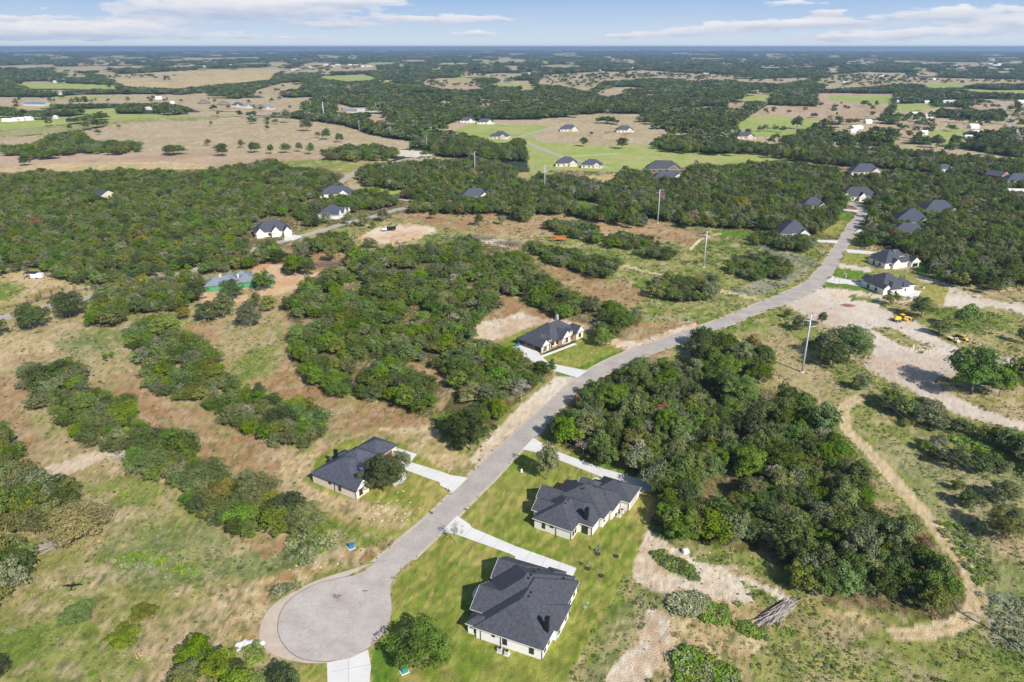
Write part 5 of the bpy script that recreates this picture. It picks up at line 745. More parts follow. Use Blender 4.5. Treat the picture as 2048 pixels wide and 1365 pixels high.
# trees the photo shows one by one: canopy centre px, crown radius px, height/width, tone, label
SOLO = [(843, 1293, 66, .64, 1, 'big round green oak on the lawn between the turning circle and the nearest house'), (765, 945, 43, 1.0, 0, 'big dark oak hiding the front corner of the house across the road'), (803, 925, 24, 1.1, 3, 'thin grey-green oak beside the driveway, right behind the big dark oak'), (1094, 925, 26, 1.5, 3, 'slender grey-green oak on the lawn beside the long driveway mouth'),
        (911, 1065, 17, 1.5, 6, 'small nearly bare tree beside the concrete driveway of the nearest house'), (1205, 676, 17, 1.2, 8, 'green oak at the right end of the carport house lawn'), (1104, 735, 8, 2.2, 0, 'narrow tree at the edge of the curved driveway'),
        (60, 633, 33, .8, 0, 'round dark oak left of the side road, left one of two'), (134, 611, 31, .9, 0, 'round dark oak beside the side road, right one of two'), (-6, 655, 22, .9, 0, 'dark oak cut by the left picture edge'), (415, 625, 24, .9, 0, 'dark green oak in the pair below the green-sheathed house'), (446, 613, 24, .95, 3, 'grey-green oak in the pair below the green-sheathed house'), (497, 630, 27, .95, 3, 'round grey-green oak on the open ground right of that pair'),
        (509, 600, 15, 1, 2, 'small olive oak beyond the round grey-green one'), (538, 607, 19, .9, 2, 'olive tree with bare twigs by the dirt yard corner'), (463, 580, 24, .85, 0, 'dark oak in front of the green-sheathed house'), (527, 563, 21, .95, 1, 'round oak at the right corner of the green-sheathed house'), (368, 627, 14, 1, 5, 'small yellow tree below the green house thicket'), (330, 652, 33, .7, 4, 'wide bright yellow-green tree at the top of the middle left strip'), (610, 603, 18, .9, 1, 'small oak at the bend of the dirt track, left of the centre wood'),
        (662, 506, 18, 1.05, 2, 'olive oak standing apart below the dark clump by the orange clearing'), (741, 487, 17, .6, 2, 'low rounded bush at the edge of the orange clearing'), (600, 500, 18, 1.1, 3, 'grey-green tree at the top of the clump by the dirt yard'), (590, 530, 24, .9, 1, 'green tree in the clump by the dirt yard'), (616, 537, 17, .9, 0, 'dark tree at the right of the clump by the dirt yard'), (940, 860, 46, .95, 0, 'big dark oak at the roadside tip of the centre wood'), (1240, 645, 26, .85, 0, 'dark wide oak at the end of the tail strip'),
        (866, 429, 9, 1.1, 0, 'small dark tree left on the red-brown slope'), (957, 441, 11, 1, 0, 'small dark tree in the middle of the red-brown slope'), (1003, 441, 10, .9, 3, 'small grey-green tree right on the red-brown slope'), (695, 436, 9, 1.6, 3, 'thin tree by the side road near the steep-gabled house'), (728, 440, 12, 1.3, 2, 'open tree by the side road, middle of three'), (765, 430, 11, 1.3, 3, 'tree by the side road, right of three'), (746, 451, 7, 1, 1, 'small bush-like tree at the white truck clearing'),
        (150, 1045, 62, .6, 5, 'wide golden oak at the lower left'), (250, 1275, 34, .6, 4, 'round yellow-green bush-like tree near the lower left'), (285, 1225, 26, .6, 2, 'olive scrub tree touching the round yellow-green one'), (155, 1228, 34, .5, 1, 'low spreading green thicket tree on the lower left meadow'), (-15, 1340, 30, .8, 0, 'dark tree in the bottom left corner'),
        (1575, 628, 9, 1, 2, 'small bush by the road edge near the caliche lot'), (1600, 648, 18, .8, 0, 'dark bush beside the top of the near power pole'), (1645, 637, 10, 1.3, 3, 'thin pale-leaved sapling at the edge of the lot'), (1702, 690, 48, .75, 8, 'large fresh green tree at the left edge of the caliche lot'), (1668, 712, 30, .8, 0, 'dark tree in the group left of the caliche lot'), (1648, 680, 18, .8, 3, 'grey-green tree at the top of that group by the pole'), (1722, 765, 20, .8, 3, 'round grey-green bush below the caliche lot'),
        (1955, 742, 56, .85, 8, 'tallest fresh green tree with a long shadow over the pale lot'), (2005, 765, 30, 1, 8, 'fresh green tree right of the tallest one'), (2036, 750, 28, 1.2, 4, 'bright green tree at the right edge of the picture'), (1935, 635, 25, 1.05, 8, 'rich green round tree behind the two old trucks'), (1888, 655, 21, .8, 2, 'olive bush-like tree left of the two old trucks'), (1846, 616, 25, .85, 1, 'tall green tree behind the yellow machine'), (1786, 598, 17, .85, 1, 'small green tree by the corner of the parking pad'), (2050, 672, 16, 1, 0, 'dark tree at the right edge by the long shadow on grass'),
        (1911, 918, 28, .75, 0, 'dark bush tree on the weedy slope, left of two near the rutted track'), (1971, 925, 31, .7, 0, 'broad dark bush tree on the weedy slope, right of two'), (1876, 884, 20, .8, 3, 'grey-green bush at the top of the weedy slope'), (1915, 972, 14, .8, 2, 'small olive bush on the weedy slope'), (1941, 999, 24, .8, 0, 'dark bush below the small olive one on the weedy slope'), (2015, 986, 32, .7, 3, 'wide grey-green bush on the weedy slope'), (2022, 1050, 46, .75, 2, 'large olive-dark tree with black shadow at the right edge'), (1815, 846, 13, .6, 2, 'low bush in the grass inside the hedge'), (2010, 935, 20, .7, 3, 'grey-green bush at the right edge above the weedy slope'), (1850, 890, 16, .7, 1, 'green bush at the foot of the hedge'), (1870, 905, 14, .7, 0, 'dark bush at the foot of the hedge, near the first big one'),
        (1175, 1000, 1, 1, 1, ''), (1348, 296, 10, .9, 1, ''), (1168, 284, 9, 1, 0, 'round tree on the far meadow right of the estate road'), (1244, 287, 13, .8, 0, 'wide dark tree on the far meadow'), (1183, 267, 4, 1, 0, 'lone small tree in front of the far meadow houses'), (346, 300, 24, .4, 0, 'wide pair-like oak on the tan field'), (48, 322, 12, .8, 0, 'lone dark oak near the left edge on the pink-tan field'), (196, 264, 7, .8, 0, 'lone small tree on the great tan field'), (415, 285, 7, .9, 0, 'small tree on the tan field, leftmost of the middle scatter'), (443, 300, 15, .8, 0, 'double-crowned oak on the tan field'), (483, 288, 8, .9, 0, 'small round oak on the tan field'), (508, 295, 13, .8, 0, 'wide oak on the tan field right of the small round one'),
        (541, 298, 8, 1.2, 0, 'tree in the tan field row, left of a pair'), (570, 296, 11, .9, 3, 'greyish tree in the tan field row'), (598, 294, 7, 1.4, 0, 'narrow dark tree in the tan field row'), (620, 298, 9, 1.2, 8, 'bright green tree in the tan field row'), (571, 232, 9, 1.4, 3, 'tall grey-green tree left of the tall pale pole'), (550, 243, 7, .8, 3, 'low grey tree under the tall grey-green one'), (612, 250, 13, .9, 3, 'bare-topped tree on the upper tan field'), (652, 268, 10, 1.1, 1, 'round tree on the upper tan field, left of two'), (678, 276, 9, 1, 0, 'round tree on the upper tan field, right of two'), (636, 270, 6, 1, 3, 'small greyish tree next to the left round one'),
        (1595, 245, 12, 1., 0, 'tree with a long shadow on the far green field'), (1628, 231, 8, .6, 0, 'lone oval tree on the big far tan field'), (1729, 207, 9, .6, 0, 'pair-like tree on the big far tan field'), (1754, 208, 5, 1.1, 0, 'single tree right of the pair on the big far tan field'), (1571, 207, 4, 1.2, 0, 'tiny tree at the foot of the far dark wood'), (1900, 296, 11, 1, 0, 'dark tree on the strip field above the creek trees'), (1875, 283, 14, .9, 0, 'tree in the far yards, right of the white-drive house'), (1910, 282, 12, 1, 0, 'tree in the far yards beside the small white shed')]
for (x, y, r) in [(1905, 240, 9), (1810, 235, 12), (1790, 240, 10), (1770, 232, 10), (1750, 262, 14), (1770, 262, 14), (1790, 270, 11), (1700, 245, 10), (1670, 240, 10), (1655, 262, 14), (1630, 262, 14), (1610, 270, 12), (1680, 270, 14), (1700, 280, 10), (1660, 285, 14), (1640, 290, 12), (1615, 290, 12), (1590, 290, 12), (1570, 285, 12), (1555, 295, 10), (1960, 245, 12), (1990, 240, 14), (2010, 260, 12), (1980, 270, 14), (1990, 290, 14), (2000, 305, 12), (1970, 300, 12), (1940, 225, 12), (1960, 228, 12), (1985, 228, 12), (1860, 250, 12), (1880, 256, 10), (1850, 262, 10), (1870, 230, 9), (1840, 232, 10), (1430, 262, 12), (1450, 266, 12), (1470, 262, 10), (1500, 258, 6), (1560, 262, 8), (1350, 240, 10), (1080, 270, 0)]:
    if r: X, Y, _ = P(x, y + r * .5, 0); zc = math.hypot(Y, H); [cand.append((X + g.normal(0, 8), Y + g.normal(0, 16), 5.2, 9, int(g.choice([0, 0, 1, 3])), None)) for _ in range(max(2, r // 3))]
inds = []
for (x, y, r, hw, tn, lb) in SOLO:
    if r < 2 or not lb: continue
    X, Y, _ = P(x, y); zc = Y * CP + H * SP; rm = r * zc / F; hgt = rm * 2 * hw
    X, Y, _ = P(x, y, hgt * .5); inds.append((X, Y, rm, hgt, tn, None, lb))
# the three hundred trees that show largest are things of their own
A_ = np.array([(c_[0], c_[1], c_[2]) for c_ in cand]); pxa, pya = Qn(A_[:, 0], A_[:, 1], 3.)
vis = (pxa > -10) & (pxa < 2058) & (pya < 1372); score = np.where(vis, A_[:, 2] / np.hypot(np.hypot(A_[:, 0], A_[:, 1]), H), 0)
# a candidate inside a solo tree is dropped
SX = np.array([(i_[0], i_[1], i_[2]) for i_ in inds]); dropped = np.zeros(len(cand), bool)
near_i = np.nonzero(A_[:, 1] < 1200)[0]
for sx, sy, sr in SX: dropped[near_i[np.hypot(A_[near_i, 0] - sx, A_[near_i, 1] - sy) < sr * .85]] = True
score[dropped] = 0
order = np.argsort(-score)[:300 - len(inds)]; sel = set(order.tolist())
for j in order:
    X, Y, r, h, tn, wn_ = cand[j]; qx, qy = Qn(X, Y, 3.)
    if wn_: an = min(ANCH[wn_], key=lambda a: (a[0][0] - qx) ** 2 + (a[0][1] - qy) ** 2)[1]; szw = 'broad ' if r > 3.5 else ('small ' if r < 2.7 else ''); lb = '%s%s %s, %s, %s' % (szw, TONES[tn][0], 'tree' if tn in (6, 7) else 'oak', wn_, an); gp = 'trees of the %s, %s' % (wn_, an)
    else: lb = '%s tree in the far yards beyond the creek trees' % TONES[tn][0]; gp = 'trees of the far yards'
    inds.append((X, Y, r * 1.08, h, tn, gp, lb))
for i, (X, Y, r, h, tn, gp, lb) in enumerate(inds):
    tree('bare_tree' if tn == 6 else 'oak_tree', X, Y, r, h, tn, lb, 'tree', gp, var=i, lod='big' if r > 5.6 else ('near' if math.hypot(X, Y) < 330 else 'mid'))
# everything else is one woodland object
src = bpy.data.collections.new('tree_sources'); names = []; k_ = 0
order_idx = {}
for l, nv_ in (('mid', 4), ('far', 3)):
    for v_ in range(nv_):
        for t_i in range(9):
            o = bpy.data.objects.new('s%03d' % k_, crown_mesh(l, v_, t_i)); src.objects.link(o); order_idx[(l, v_, t_i)] = k_; k_ += 1
def instancer(name, label, cat, pts, scl, rot, idx, coll):
    me = bpy.data.meshes.new(name); n = len(pts); me.vertices.add(n); me.vertices.foreach_set('co', np.asarray(pts, np.float32).ravel())
    for nm, tp, data in (('scl', 'FLOAT_VECTOR', scl), ('rot', 'FLOAT_VECTOR', rot), ('pick', 'INT', idx)):
        a = me.attributes.new(nm, tp, 'POINT'); a.data.foreach_set('vector' if tp == 'FLOAT_VECTOR' else 'value', np.asarray(data, np.float32 if tp != 'INT' else np.int32).ravel())
    o = put(name, me); tag(o, label, cat, kind='stuff')
    ng = bpy.data.node_groups.new(name, 'GeometryNodeTree'); ng.interface.new_socket('Geometry', in_out='INPUT', socket_type='NodeSocketGeometry'); ng.interface.new_socket('Geometry', in_out='OUTPUT', socket_type='NodeSocketGeometry')
    gi = ng.nodes.new('NodeGroupInput'); go = ng.nodes.new('NodeGroupOutput'); ip = ng.nodes.new('GeometryNodeInstanceOnPoints'); ci = ng.nodes.new('GeometryNodeCollectionInfo')
    ci.inputs['Collection'].default_value = coll; ci.inputs['Separate Children'].default_value = True; ci.inputs['Reset Children'].default_value = True; ip.inputs['Pick Instance'].default_value = True
    def na(nm, tp): a = ng.nodes.new('GeometryNodeInputNamedAttribute'); a.data_type = tp; a.inputs['Name'].default_value = nm; return a.outputs['Attribute']
    l_ = ng.links.new; l_(gi.outputs[0], ip.inputs['Points']); l_(ci.outputs[0], ip.inputs['Instance']); l_(na('pick', 'INT'), ip.inputs['Instance Index']); l_(na('scl', 'FLOAT_VECTOR'), ip.inputs['Scale'])
    er = ng.nodes.new('FunctionNodeEulerToRotation'); l_(na('rot', 'FLOAT_VECTOR'), er.inputs[0]); l_(er.outputs[0], ip.inputs['Rotation']); l_(ip.outputs[0], go.inputs[0])
    md = o.modifiers.new('scatter', 'NODES'); md.node_group = ng; return o
rest = [i for i in range(len(cand)) if i not in sel and not dropped[i]]
pts, sc_, ro_, ix_ = [], [], [], []
for i in rest:
    X, Y, r, h, tn, wn_ = cand[i]; z = 0
    l = 'mid' if Y < 900 else 'far'
    pts.append((X, Y, 0)); sc_.append((r * 1.08, r * 1.08, h)); ro_.append((0, 0, rnd.uniform(0, 6.28))); ix_.append(order_idx[(l, rnd.randrange(4 if l == 'mid' else 3), tn)])
pts = np.array(pts); dd = np.hypot(pts[:, 0], pts[:, 1]); ft = sst(dd, 6000, 14000); pts[:, 2] = ft * (np.clip(fbm(pts[:, 0] / 4200, pts[:, 1] / 2600, 77, 4) - .42, 0, 1) * 70 * np.clip(pts[:, 1] / 14000, 0, 1.1))
instancer('woodland', 'dense green oak woodland filling the ground between the fields out to the horizon', 'woodland', pts, sc_, ro_, ix_, src)
print('woodland instances', len(pts))
for o_ in COL.objects:
    if o_.get("label") and len(o_["label"].replace("-"," ").split()) > 16: print("LONG", o_["label"])
# low scrub and weeds
WT = [leafmat('weed_grey_green', (.26, .28, .16), trans=.15), leafmat('weed_green', (.18, .24, .06), trans=.15), leafmat('weed_straw', (.42, .33, .18), trans=.15), leafmat('weed_dark', (.10, .14, .045), trans=.15), leafmat('weed_vivid', (.15, .27, .03), trans=.15)]
ws = bpy.data.collections.new('weed_sources'); WM = []
for v_ in range(3):
    for j in range(5): o = bpy.data.objects.new('w%02d' % (v_ * 5 + j), quads_mesh('weed', leaf_cloud(200 + v_, 14, 110, .16, zlo=.05, zc=.36, hz=.5, rr=(.2, .42), za=1.), WT[j])); ws.objects.link(o)
n_ = 520000; Yw = 62 + (g.uniform(size=n_) ** 1.3) * 520; Xw = (g.uniform(-1, 1, n_)) * (Yw + 130) * .78
qx, qy = Qn(Xw, Yw); zz = samp(zone, qx + g.normal(0, 4, n_), qy + g.normal(0, 3, n_)); pv = samp(paved, qx, qy) + samp(trk, qx, qy)
prob = np.zeros(n_); dns = fbm(Xw / 7, Yw / 7, 880, 4)
for k, v_ in (('dry', .4), ('green', .75), ('weed', .8), ('sage', .8), ('straw', .35), ('red', .2), ('floor', .9), ('tan2', .12), ('track', .0), ('pale', .03), ('lot', .012)): prob[zz == GK.index(k)] = v_
prob[zz == 255] = .45
keep = (g.uniform(size=n_) < prob * np.clip((dns - .36) * 4, .10, 1)) & (pv == 0)
for (kx, ky, kr) in KEEP[:60]: keep &= np.hypot(Xw - kx, Yw - ky) > kr * .9
kk = np.nonzero(keep)[0]; wsz = np.exp(g.normal(-1.25, .42, len(kk))) * np.clip(np.hypot(Xw[kk], Yw[kk]) / 260, .8, 1.7); zk = zz[kk]
jj = np.where(np.isin(zk, [GK.index('sage')]), 0, np.where(zk == GK.index('weed'), g.choice([0, 0, 1, 3], len(kk)), np.where(zk == GK.index('green'), g.choice([1, 1, 0, 3, 4], len(kk)), np.where(zk == GK.index('straw'), g.choice([2, 2, 2, 1], len(kk)), g.choice([0, 1, 2, 2, 1, 3], len(kk))))))
instancer('undergrowth', 'low weeds, tufts and small scrub scattered over the rough meadows', 'undergrowth', np.stack([Xw[kk], Yw[kk], kk * 0.], -1), np.stack([wsz * 1.0, wsz * 1.0, wsz * .8], -1), np.stack([kk * 0., kk * 0., g.uniform(0, 6.28, len(kk))], -1), g.integers(0, 3, len(kk)) * 5 + jj, ws)
# distinct weed beds
def bed(poly, n, j, s, label):
    xs = [p[0] for p in poly]; ys = [p[1] for p in poly]; arr = np.zeros((RH, RW), np.uint8); raster(arr, poly, 1); a = g.uniform(min(xs), max(xs), n * 3); b_ = g.uniform(min(ys), max(ys), n * 3); m_ = samp(arr, a, b_) == 1
    L3 = np.array([P(x, y) for x, y in zip(a[m_][:n], b_[m_][:n])]); q_ = len(L3); z_ = s * np.exp(g.normal(0, .25, q_)); instancer('weed_bed', label, 'weeds', L3, np.stack([z_ * 1.2, z_ * 1.2, z_ * .9], -1), np.stack([z_ * 0, z_ * 0, g.uniform(0, 6.28, q_)], -1), g.integers(0, 3, q_) * 5 + (g.choice(j, q_)), ws)
bed([(1345, 1204), (1378, 1185), (1418, 1204), (1400, 1222), (1386, 1233), (1348, 1230)], 110, [0], .95, 'grey-green weed bed left of the bright green ring of weeds')
bed([(1391, 1222), (1405, 1207), (1450, 1215), (1462, 1235), (1450, 1250), (1425, 1248), (1400, 1235), (1418, 1238), (1445, 1236), (1440, 1222), (1415, 1220)], 130, [4, 1], .7, 'bright green ring of weeds below the pale dirt patch'); bed([(1472, 1252), (1490, 1247), (1530, 1262), (1537, 1275), (1520, 1278), (1480, 1264)], 90, [4, 1], .7, 'vivid green weed patch right of the ring of weeds')
bed([(1349, 1300), (1380, 1296), (1420, 1310), (1470, 1340), (1500, 1400), (1340, 1400)], 240, [4, 1, 0], .9, 'mixed green weed bed at the bottom edge'); bed([(1300, 1106), (1333, 1109), (1381, 1133), (1398, 1160), (1385, 1160), (1338, 1140)], 150, [1, 3], .6, 'long green grass island in the pale dirt patch')
bed([(545, 1180), (590, 1170), (600, 1178), (560, 1192), (540, 1196)], 40, [0, 3], .7, 'dark green weeds along the edge of the turning circle'); bed([(490, 1300), (520, 1292), (528, 1320), (500, 1330)], 60, [1], .8, 'green bush patch beside the white rubble by the circle')
bed([(225, 1110), (300, 1100), (390, 1130), (395, 1150), (300, 1140), (230, 1135)], 130, [4, 1, 0], .6, 'green weed drift in the lower left meadow'); bed([(585, 1050), (640, 1055), (660, 1090), (620, 1130), (570, 1120)], 120, [0, 1, 3], .9, 'grey and green scrub beside the lower end of the left strip')
bed([(1960, 1190), (2060, 1200), (2100, 1300), (2000, 1300)], 90, [0, 1, 0], .6, 'grey sage weeds at the lower right beyond the rutted track'); bed([(1860, 1040), (1960, 1060), (2000, 1160), (1960, 1180), (1900, 1090)], 120, [1, 4, 0], .6, 'green weeds right of the rutted track'); bed([(1880, 850), (1990, 900), (2060, 960), (1960, 920), (1900, 880)], 110, [4], .9, 'yellow-green weeds along the foot of the lot hedge')

# ------------------------------------------------------------------ power poles and lines
M_STEEL = mat('galvanised_steel', (.46, .48, .50), .5, var=.08, scale=1, metal=.2); M_WOODP = mat('wood_pole', (.12, .09, .07), .9); M_INS = mat('insulator', (.3, .31, .33), .3); M_WIRE = mat('wire', (.42, .42, .43), .4, metal=.3)
def solve_h(x, y, yt):
    X, Y, _ = P(x, y); lo, hi = 0, 90
    for _ in range(40):
        m_ = (lo + hi) / 2
        if Qn(X, Y, m_)[1] > yt: lo = m_
        else: hi = m_
    return lo
def pole(x, y, yt, label, arms=True, r=.42, name='power_pole', m=None, group='steel poles of the power line', XY=None, h=None, rz=-.12):
    X, Y = XY if XY else P(x, y)[:2]; h = h or solve_h(x, y, yt); o = empty(name, (X, Y, 0), rz, label=label, cat='power pole' if m is None else 'pole', group=group)
    MB().tube([(0, 0, 0), (0, 0, h * .5), (0, 0, h)], [r, r * .75, r * .5], 12).obj('shaft', m or M_STEEL, o, True); MB().tube([(0, 0, -.1), (0, 0, .3)], r * 1.9, 12).obj('foundation', M_CONC, o)
    att = []
    if arms:
        for k, (sx, dz) in enumerate(((1, .80), (-1, .90), (1, 1.0))):
            z = h * (dz if dz < 1 else .985); L_ = 2.3; a = MB(); a.tube([(0, 0, z - .5), (sx * L_ * .5, 0, z - .05), (sx * L_, 0, z)], [.14, .11, .08], 6); ao = a.obj('crossarm', M_STEEL, o)
            MB().tube([(sx * L_, 0, z), (sx * L_, 0, z - 1.5)], .10, 8).obj('insulator', M_INS, ao); c_, s_ = math.cos(rz), math.sin(rz); att.append(Vector((X + sx * L_ * c_, Y + sx * L_ * s_, z - 1.5)))
    return att
A1 = pole(1604, 745, 629, 'nearest grey steel power pole, standing on the grassy slope left of the caliche lot'); A2 = pole(1407, 535, 462, 'grey steel power pole in the meadow left of the round tree block'); A3 = pole(1315, 447, 379, 'grey steel power pole at the edge of the north belt, right of two tall ones'); A4 = pole(1089, 384, 331, 'grey steel power pole rising from the wood below the far road houses'); A5 = pole(950, 352, 303, 'grey steel power pole in the wood right of the white soil pit')
A6 = pole(854, 301, 271, 'slim steel pole right behind the white soil pit', r=.3); A7 = pole(781, 276, 254, 'slim steel pole with crossarms below the creek trees, third from the tall pale pole', r=.3); A8 = pole(719, 268, 241, 'slim steel pole on the upper tan field, second from the tall pale pole', r=.3); A9 = pole(679, 248, 226, 'slim steel pole on the upper tan field, next to the tall pale pole', r=.3); A10 = pole(622, 220, 201, 'slim steel pole at the edge of the far wood left of the tall pale pole', r=.3)
pole(648, 239, 204, 'tall thick pale steel pole on the upper tan field', arms=False, r=1.1); A0_ = pole(0, 0, 0, 'steel power pole outside the right edge, its shadow over the rutted track', XY=(110.5, 95.3), h=22.6)
for i, (x, y, yt) in enumerate([(752, 222, 206), (761, 221, 203), (765, 220, 203), (770, 221, 205), (795, 216, 202)]): pole(x, y, yt, ('leftmost', 'second', 'third', 'fourth', 'rightmost')[i] + ' of the thin masts at the substation', arms=False, r=.35, group='thin masts at the substation', name='substation_mast')
pole(1676, 579, 557, 'thin black pole by the driveway mouth beside the caliche lot', arms=False, r=.09, m=M_WOODP, name='utility_pole', group=None); pole(826, 405, 392, 'thin dark pole by the fork of the left side road', arms=False, r=.14, m=M_WOODP, name='utility_pole', group=None)
def wire(att, label, sag=1.6, r=.045):
    mb = MB()
    for a, b_ in zip(att, att[1:]):
        pt = [a.lerp(b_, t) + Vector((0, 0, -4 * sag * t * (1 - t))) for t in np.linspace(0, 1, 13)]; mb.tube([tuple(p) for p in pt], r, 4, cap=False)
    tag(mb.obj('power_line', M_WIRE), label, 'power line', 'conductors strung between the steel poles')
SZ = [A0_, A1, A2, A3, A4, A5]
for k, nm in enumerate(('lower right', 'left-hand', 'topmost')): wire([s_[k] for s_ in SZ], nm + ' conductor strung between the near steel power poles')
sub = MB(); X, Y, _ = P(735, 224)
so_ = empty('substation', (X, Y, 0), .05, label='electrical substation of low steel frames on pale gravel far behind the tan field', cat='substation')
for k in range(7):
    MB().tube([(-25 + k * 8, 0, 0), (-25 + k * 8, 0, 7)], .25, 6).obj('gantry_leg', M_STEEL, so_)
MB().box((0, 0, 7.1), (50, .5, .5)).obj('gantry_beam', M_STEEL, so_); MB().box((-34, 8, 2.2), (26, 6, 4.4)).obj('control_house', M_RFG, so_); MB().box((34, 2, 2), (9, 5, 4)).obj('transformer', M_WMET, so_)

# ------------------------------------------------------------------ machines and vehicles
M_YEL = mat('yellow_paint', (.82, .50, .04), .5, var=.12, scale=3); M_CRM = mat('faded_cream_paint', (.72, .58, .28), .5, var=.12, scale=3); M_ORG = mat('orange_paint', (.50, .16, .04), .5, var=.12, scale=3); M_WHT = mat('white_paint', (.75, .75, .74), .35); M_TYRE = mat('tyre', (.02, .02, .02), .9); M_RIM = mat('rim', (.3, .3, .3), .5); M_PLUM = mat('dark_plum_paint', (.05, .02, .03), .4); M_TEAL = mat('teal_plastic', (.03, .22, .20), .5); M_BLUE = mat('blue_plastic', (.03, .16, .30), .5)
def wheel(o, x, y, r, w):
    k = MB().tube([(x, y - w / 2, r), (x, y + w / 2, r)], r, 16).obj('wheel', M_TYRE, o, False); MB().tube([(x, y - w / 2 - .02, r), (x, y + w / 2 + .02, r)], r * .5, 10).obj('rim', M_RIM, k)
def truck(label, x, y, rz, cab, bed, s=1., dump=True, name='dump_truck', cat='truck'):
    X, Y, _ = P(x, y); o = empty(name, (X, Y, 0), rz, label=label, cat=cat); o.scale = (s, s, s)
    MB().box((0, 0, .85), (7.2, .9, .3)).obj('chassis', M_BLK, o)
    c_ = MB(); c_.add([(1.7, -1.1, .9), (3.0, -1.1, .9), (3.0, 1.1, .9), (1.7, 1.1, .9), (1.8, -1.0, 2.7), (2.65, -1.0, 2.7), (2.65, 1.0, 2.7), (1.8, 1.0, 2.7), (3.05, -1.05, 1.8), (3.05, 1.05, 1.8)], [(0, 4, 5, 8, 1), (3, 2, 9, 6, 7), (0, 3, 7, 4), (4, 7, 6, 5), (0, 1, 2, 3), (1, 8, 9, 2), (8, 5, 6, 9)]); co = c_.obj('cab', cab, o)
    MB().add([(3.075, -.9, 1.85), (3.075, .9, 1.85), (2.72, .85, 2.6), (2.72, -.85, 2.6)], [(0, 1, 2, 3)]).obj('windscreen', M_GLASS, co)
    for sy in (-1, 1): MB().box((2.35, sy * 1.07, 2.15), (.8, .05, .6)).obj('side_window', M_GLASS, co); MB().box((4.32, sy * .7, 1.05), (.06, .3, .25)).obj('headlight', M_WHT, co)
    MB().add([(3.0, -.85, .8), (4.3, -.75, .8), (4.3, .75, .8), (3.0, .85, .8), (3.0, -.85, 1.75), (4.25, -.7, 1.5), (4.25, .7, 1.5), (3.0, .85, 1.75)], [(0, 3, 2, 1), (4, 5, 6, 7), (0, 1, 5, 4), (1, 2, 6, 5), (2, 3, 7, 6), (3, 0, 4, 7)]).obj('bonnet', cab, o); MB().box((4.42, 0, .75), (.15, 2.2, .3)).obj('bumper', M_RIM, o)
    if dump:
        b_ = MB(); b_.box((-1.2, 0, 1.2), (5, 2.3, .15)); [b_.box((-1.2, sy * 1.12, 1.75), (5, .1, 1.1)) for sy in (-1, 1)]; b_.box((1.35, 0, 1.9), (.12, 2.3, 1.5)); b_.box((-3.7, 0, 1.7), (.1, 2.3, 1.0)); [b_.box((-3.2 + k * 1.1, sy * 1.2, 1.75), (.12, .1, 1.1)) for k in range(4) for sy in (-1, 1)]; b_.obj('dump_bed', bed, o)
    else: MB().box((-1.1, 0, 1.25), (4.6, 2.1, .35)).obj('flat_bed', bed, o)
    for wx in (3.4, -1.4, -2.6): [wheel(o, wx, sy * .98, .52, .36) for sy in (-1, 1)]
    return o
truck('orange dump truck parked in the dry meadow above the lower hedgerow', 1118, 483, R_(175), M_ORG, M_ORG, 1.15); truck('white truck with a dark bed on the orange clearing', 779, 462, R_(200), M_WHT, M_BLK, 1.1)
truck('faded cream old truck, left one of two under the green tree', 1905, 682, R_(-80), M_CRM, M_CRM, .72, False, 'old_truck'); truck('yellow old truck, right one of two under the green tree', 1921, 678, R_(-75), M_YEL, M_BLK, .72, False, 'old_truck')
X, Y, _ = P(1805, 643); o = empty('road_grader', (X, Y, 0), R_(8), label='yellow road grader parked at the upper edge of the caliche lot', cat='grader')
mb = MB(); mb.tube([(4.2, 0, 1.0), (2.4, 0, 1.9), (.2, 0, 2.0), (-1.0, 0, 1.6)], [.2, .24, .26, .3], 8); mb.obj('front_frame', M_YEL, o); eb = MB(); eb.box((-2.6, 0, 1.55), (2.8, 1.3, 1.1)); eb.box((-2.6, 0, 2.2), (2.2, 1.0, .25)); eb.obj('engine_cover', M_YEL, o)
cb = MB(); cb.box((-.6, 0, 2.35), (1.3, 1.4, 1.5)).obj('cab_glass', M_GLASS, o); MB().box((-.6, 0, 3.16), (1.6, 1.7, .14)).obj('cab_roof', M_YEL, o); bl = MB(); bl.box((1.4, 0, .5), (.12, 3.7, .7), rz=.35); bl.obj('blade', M_YEL, o); MB().tube([(1.4, 0, .75), (1.4, 0, 1.0)], .8, 16).obj('circle', M_YEL, o); MB().box((4.3, 0, .85), (.25, 2.2, .25)).obj('front_axle', M_YEL, o); MB().tube([(-1.9, .3, 2.2), (-1.9, .3, 3.1)], .07, 6).obj('exhaust', M_BLK, o)
for wx in (4.2, -1.7, -3.3): [wheel(o, wx, sy * 1.05, .62, .36) for sy in (-1, 1)]
MB().box((1.2, 1.6, .9), (.3, .3, 1.2), rx=.5).obj('lift_arm', M_YEL, o); MB().box((1.2, -1.6, .9), (.3, .3, 1.2), rx=-.5).obj('lift_arm', M_YEL, o)
def thing(name, label, cat, x, y, rz, parts, group=None):
    X, Y, _ = P(x, y); o = empty(name, (X, Y, 0), rz, label=label, cat=cat, group=group)
    for pn, m, f in parts: mb = MB(); f(mb); mb.obj(pn, m, o)
    return o
thing('horse_shelter', 'white trailer with a dark roof standing in the fenced left meadow', 'trailer', 70, 557, R_(5), [('body', M_WHT, lambda m: m.box((1.4, 0, 1.5), (5.4, 2.6, 2.2))), ('canopy', M_BLK, lambda m: (m.box((-1.6, .3, 3.0), (6, 3.6, .15)), [m.box((x, y, 1.5), (.12, .12, 3)) for x in (-4.4, 1.2) for y in (-1.3, 1.9)])), ('door', M_RED, lambda m: m.box((-1.9, -1.0, 1.1), (1.6, .1, 1.9))), ('wheel', M_TYRE, lambda m: m.tube([(1.6, -1.4, .4), (1.6, 1.4, .4)], .4, 12))])
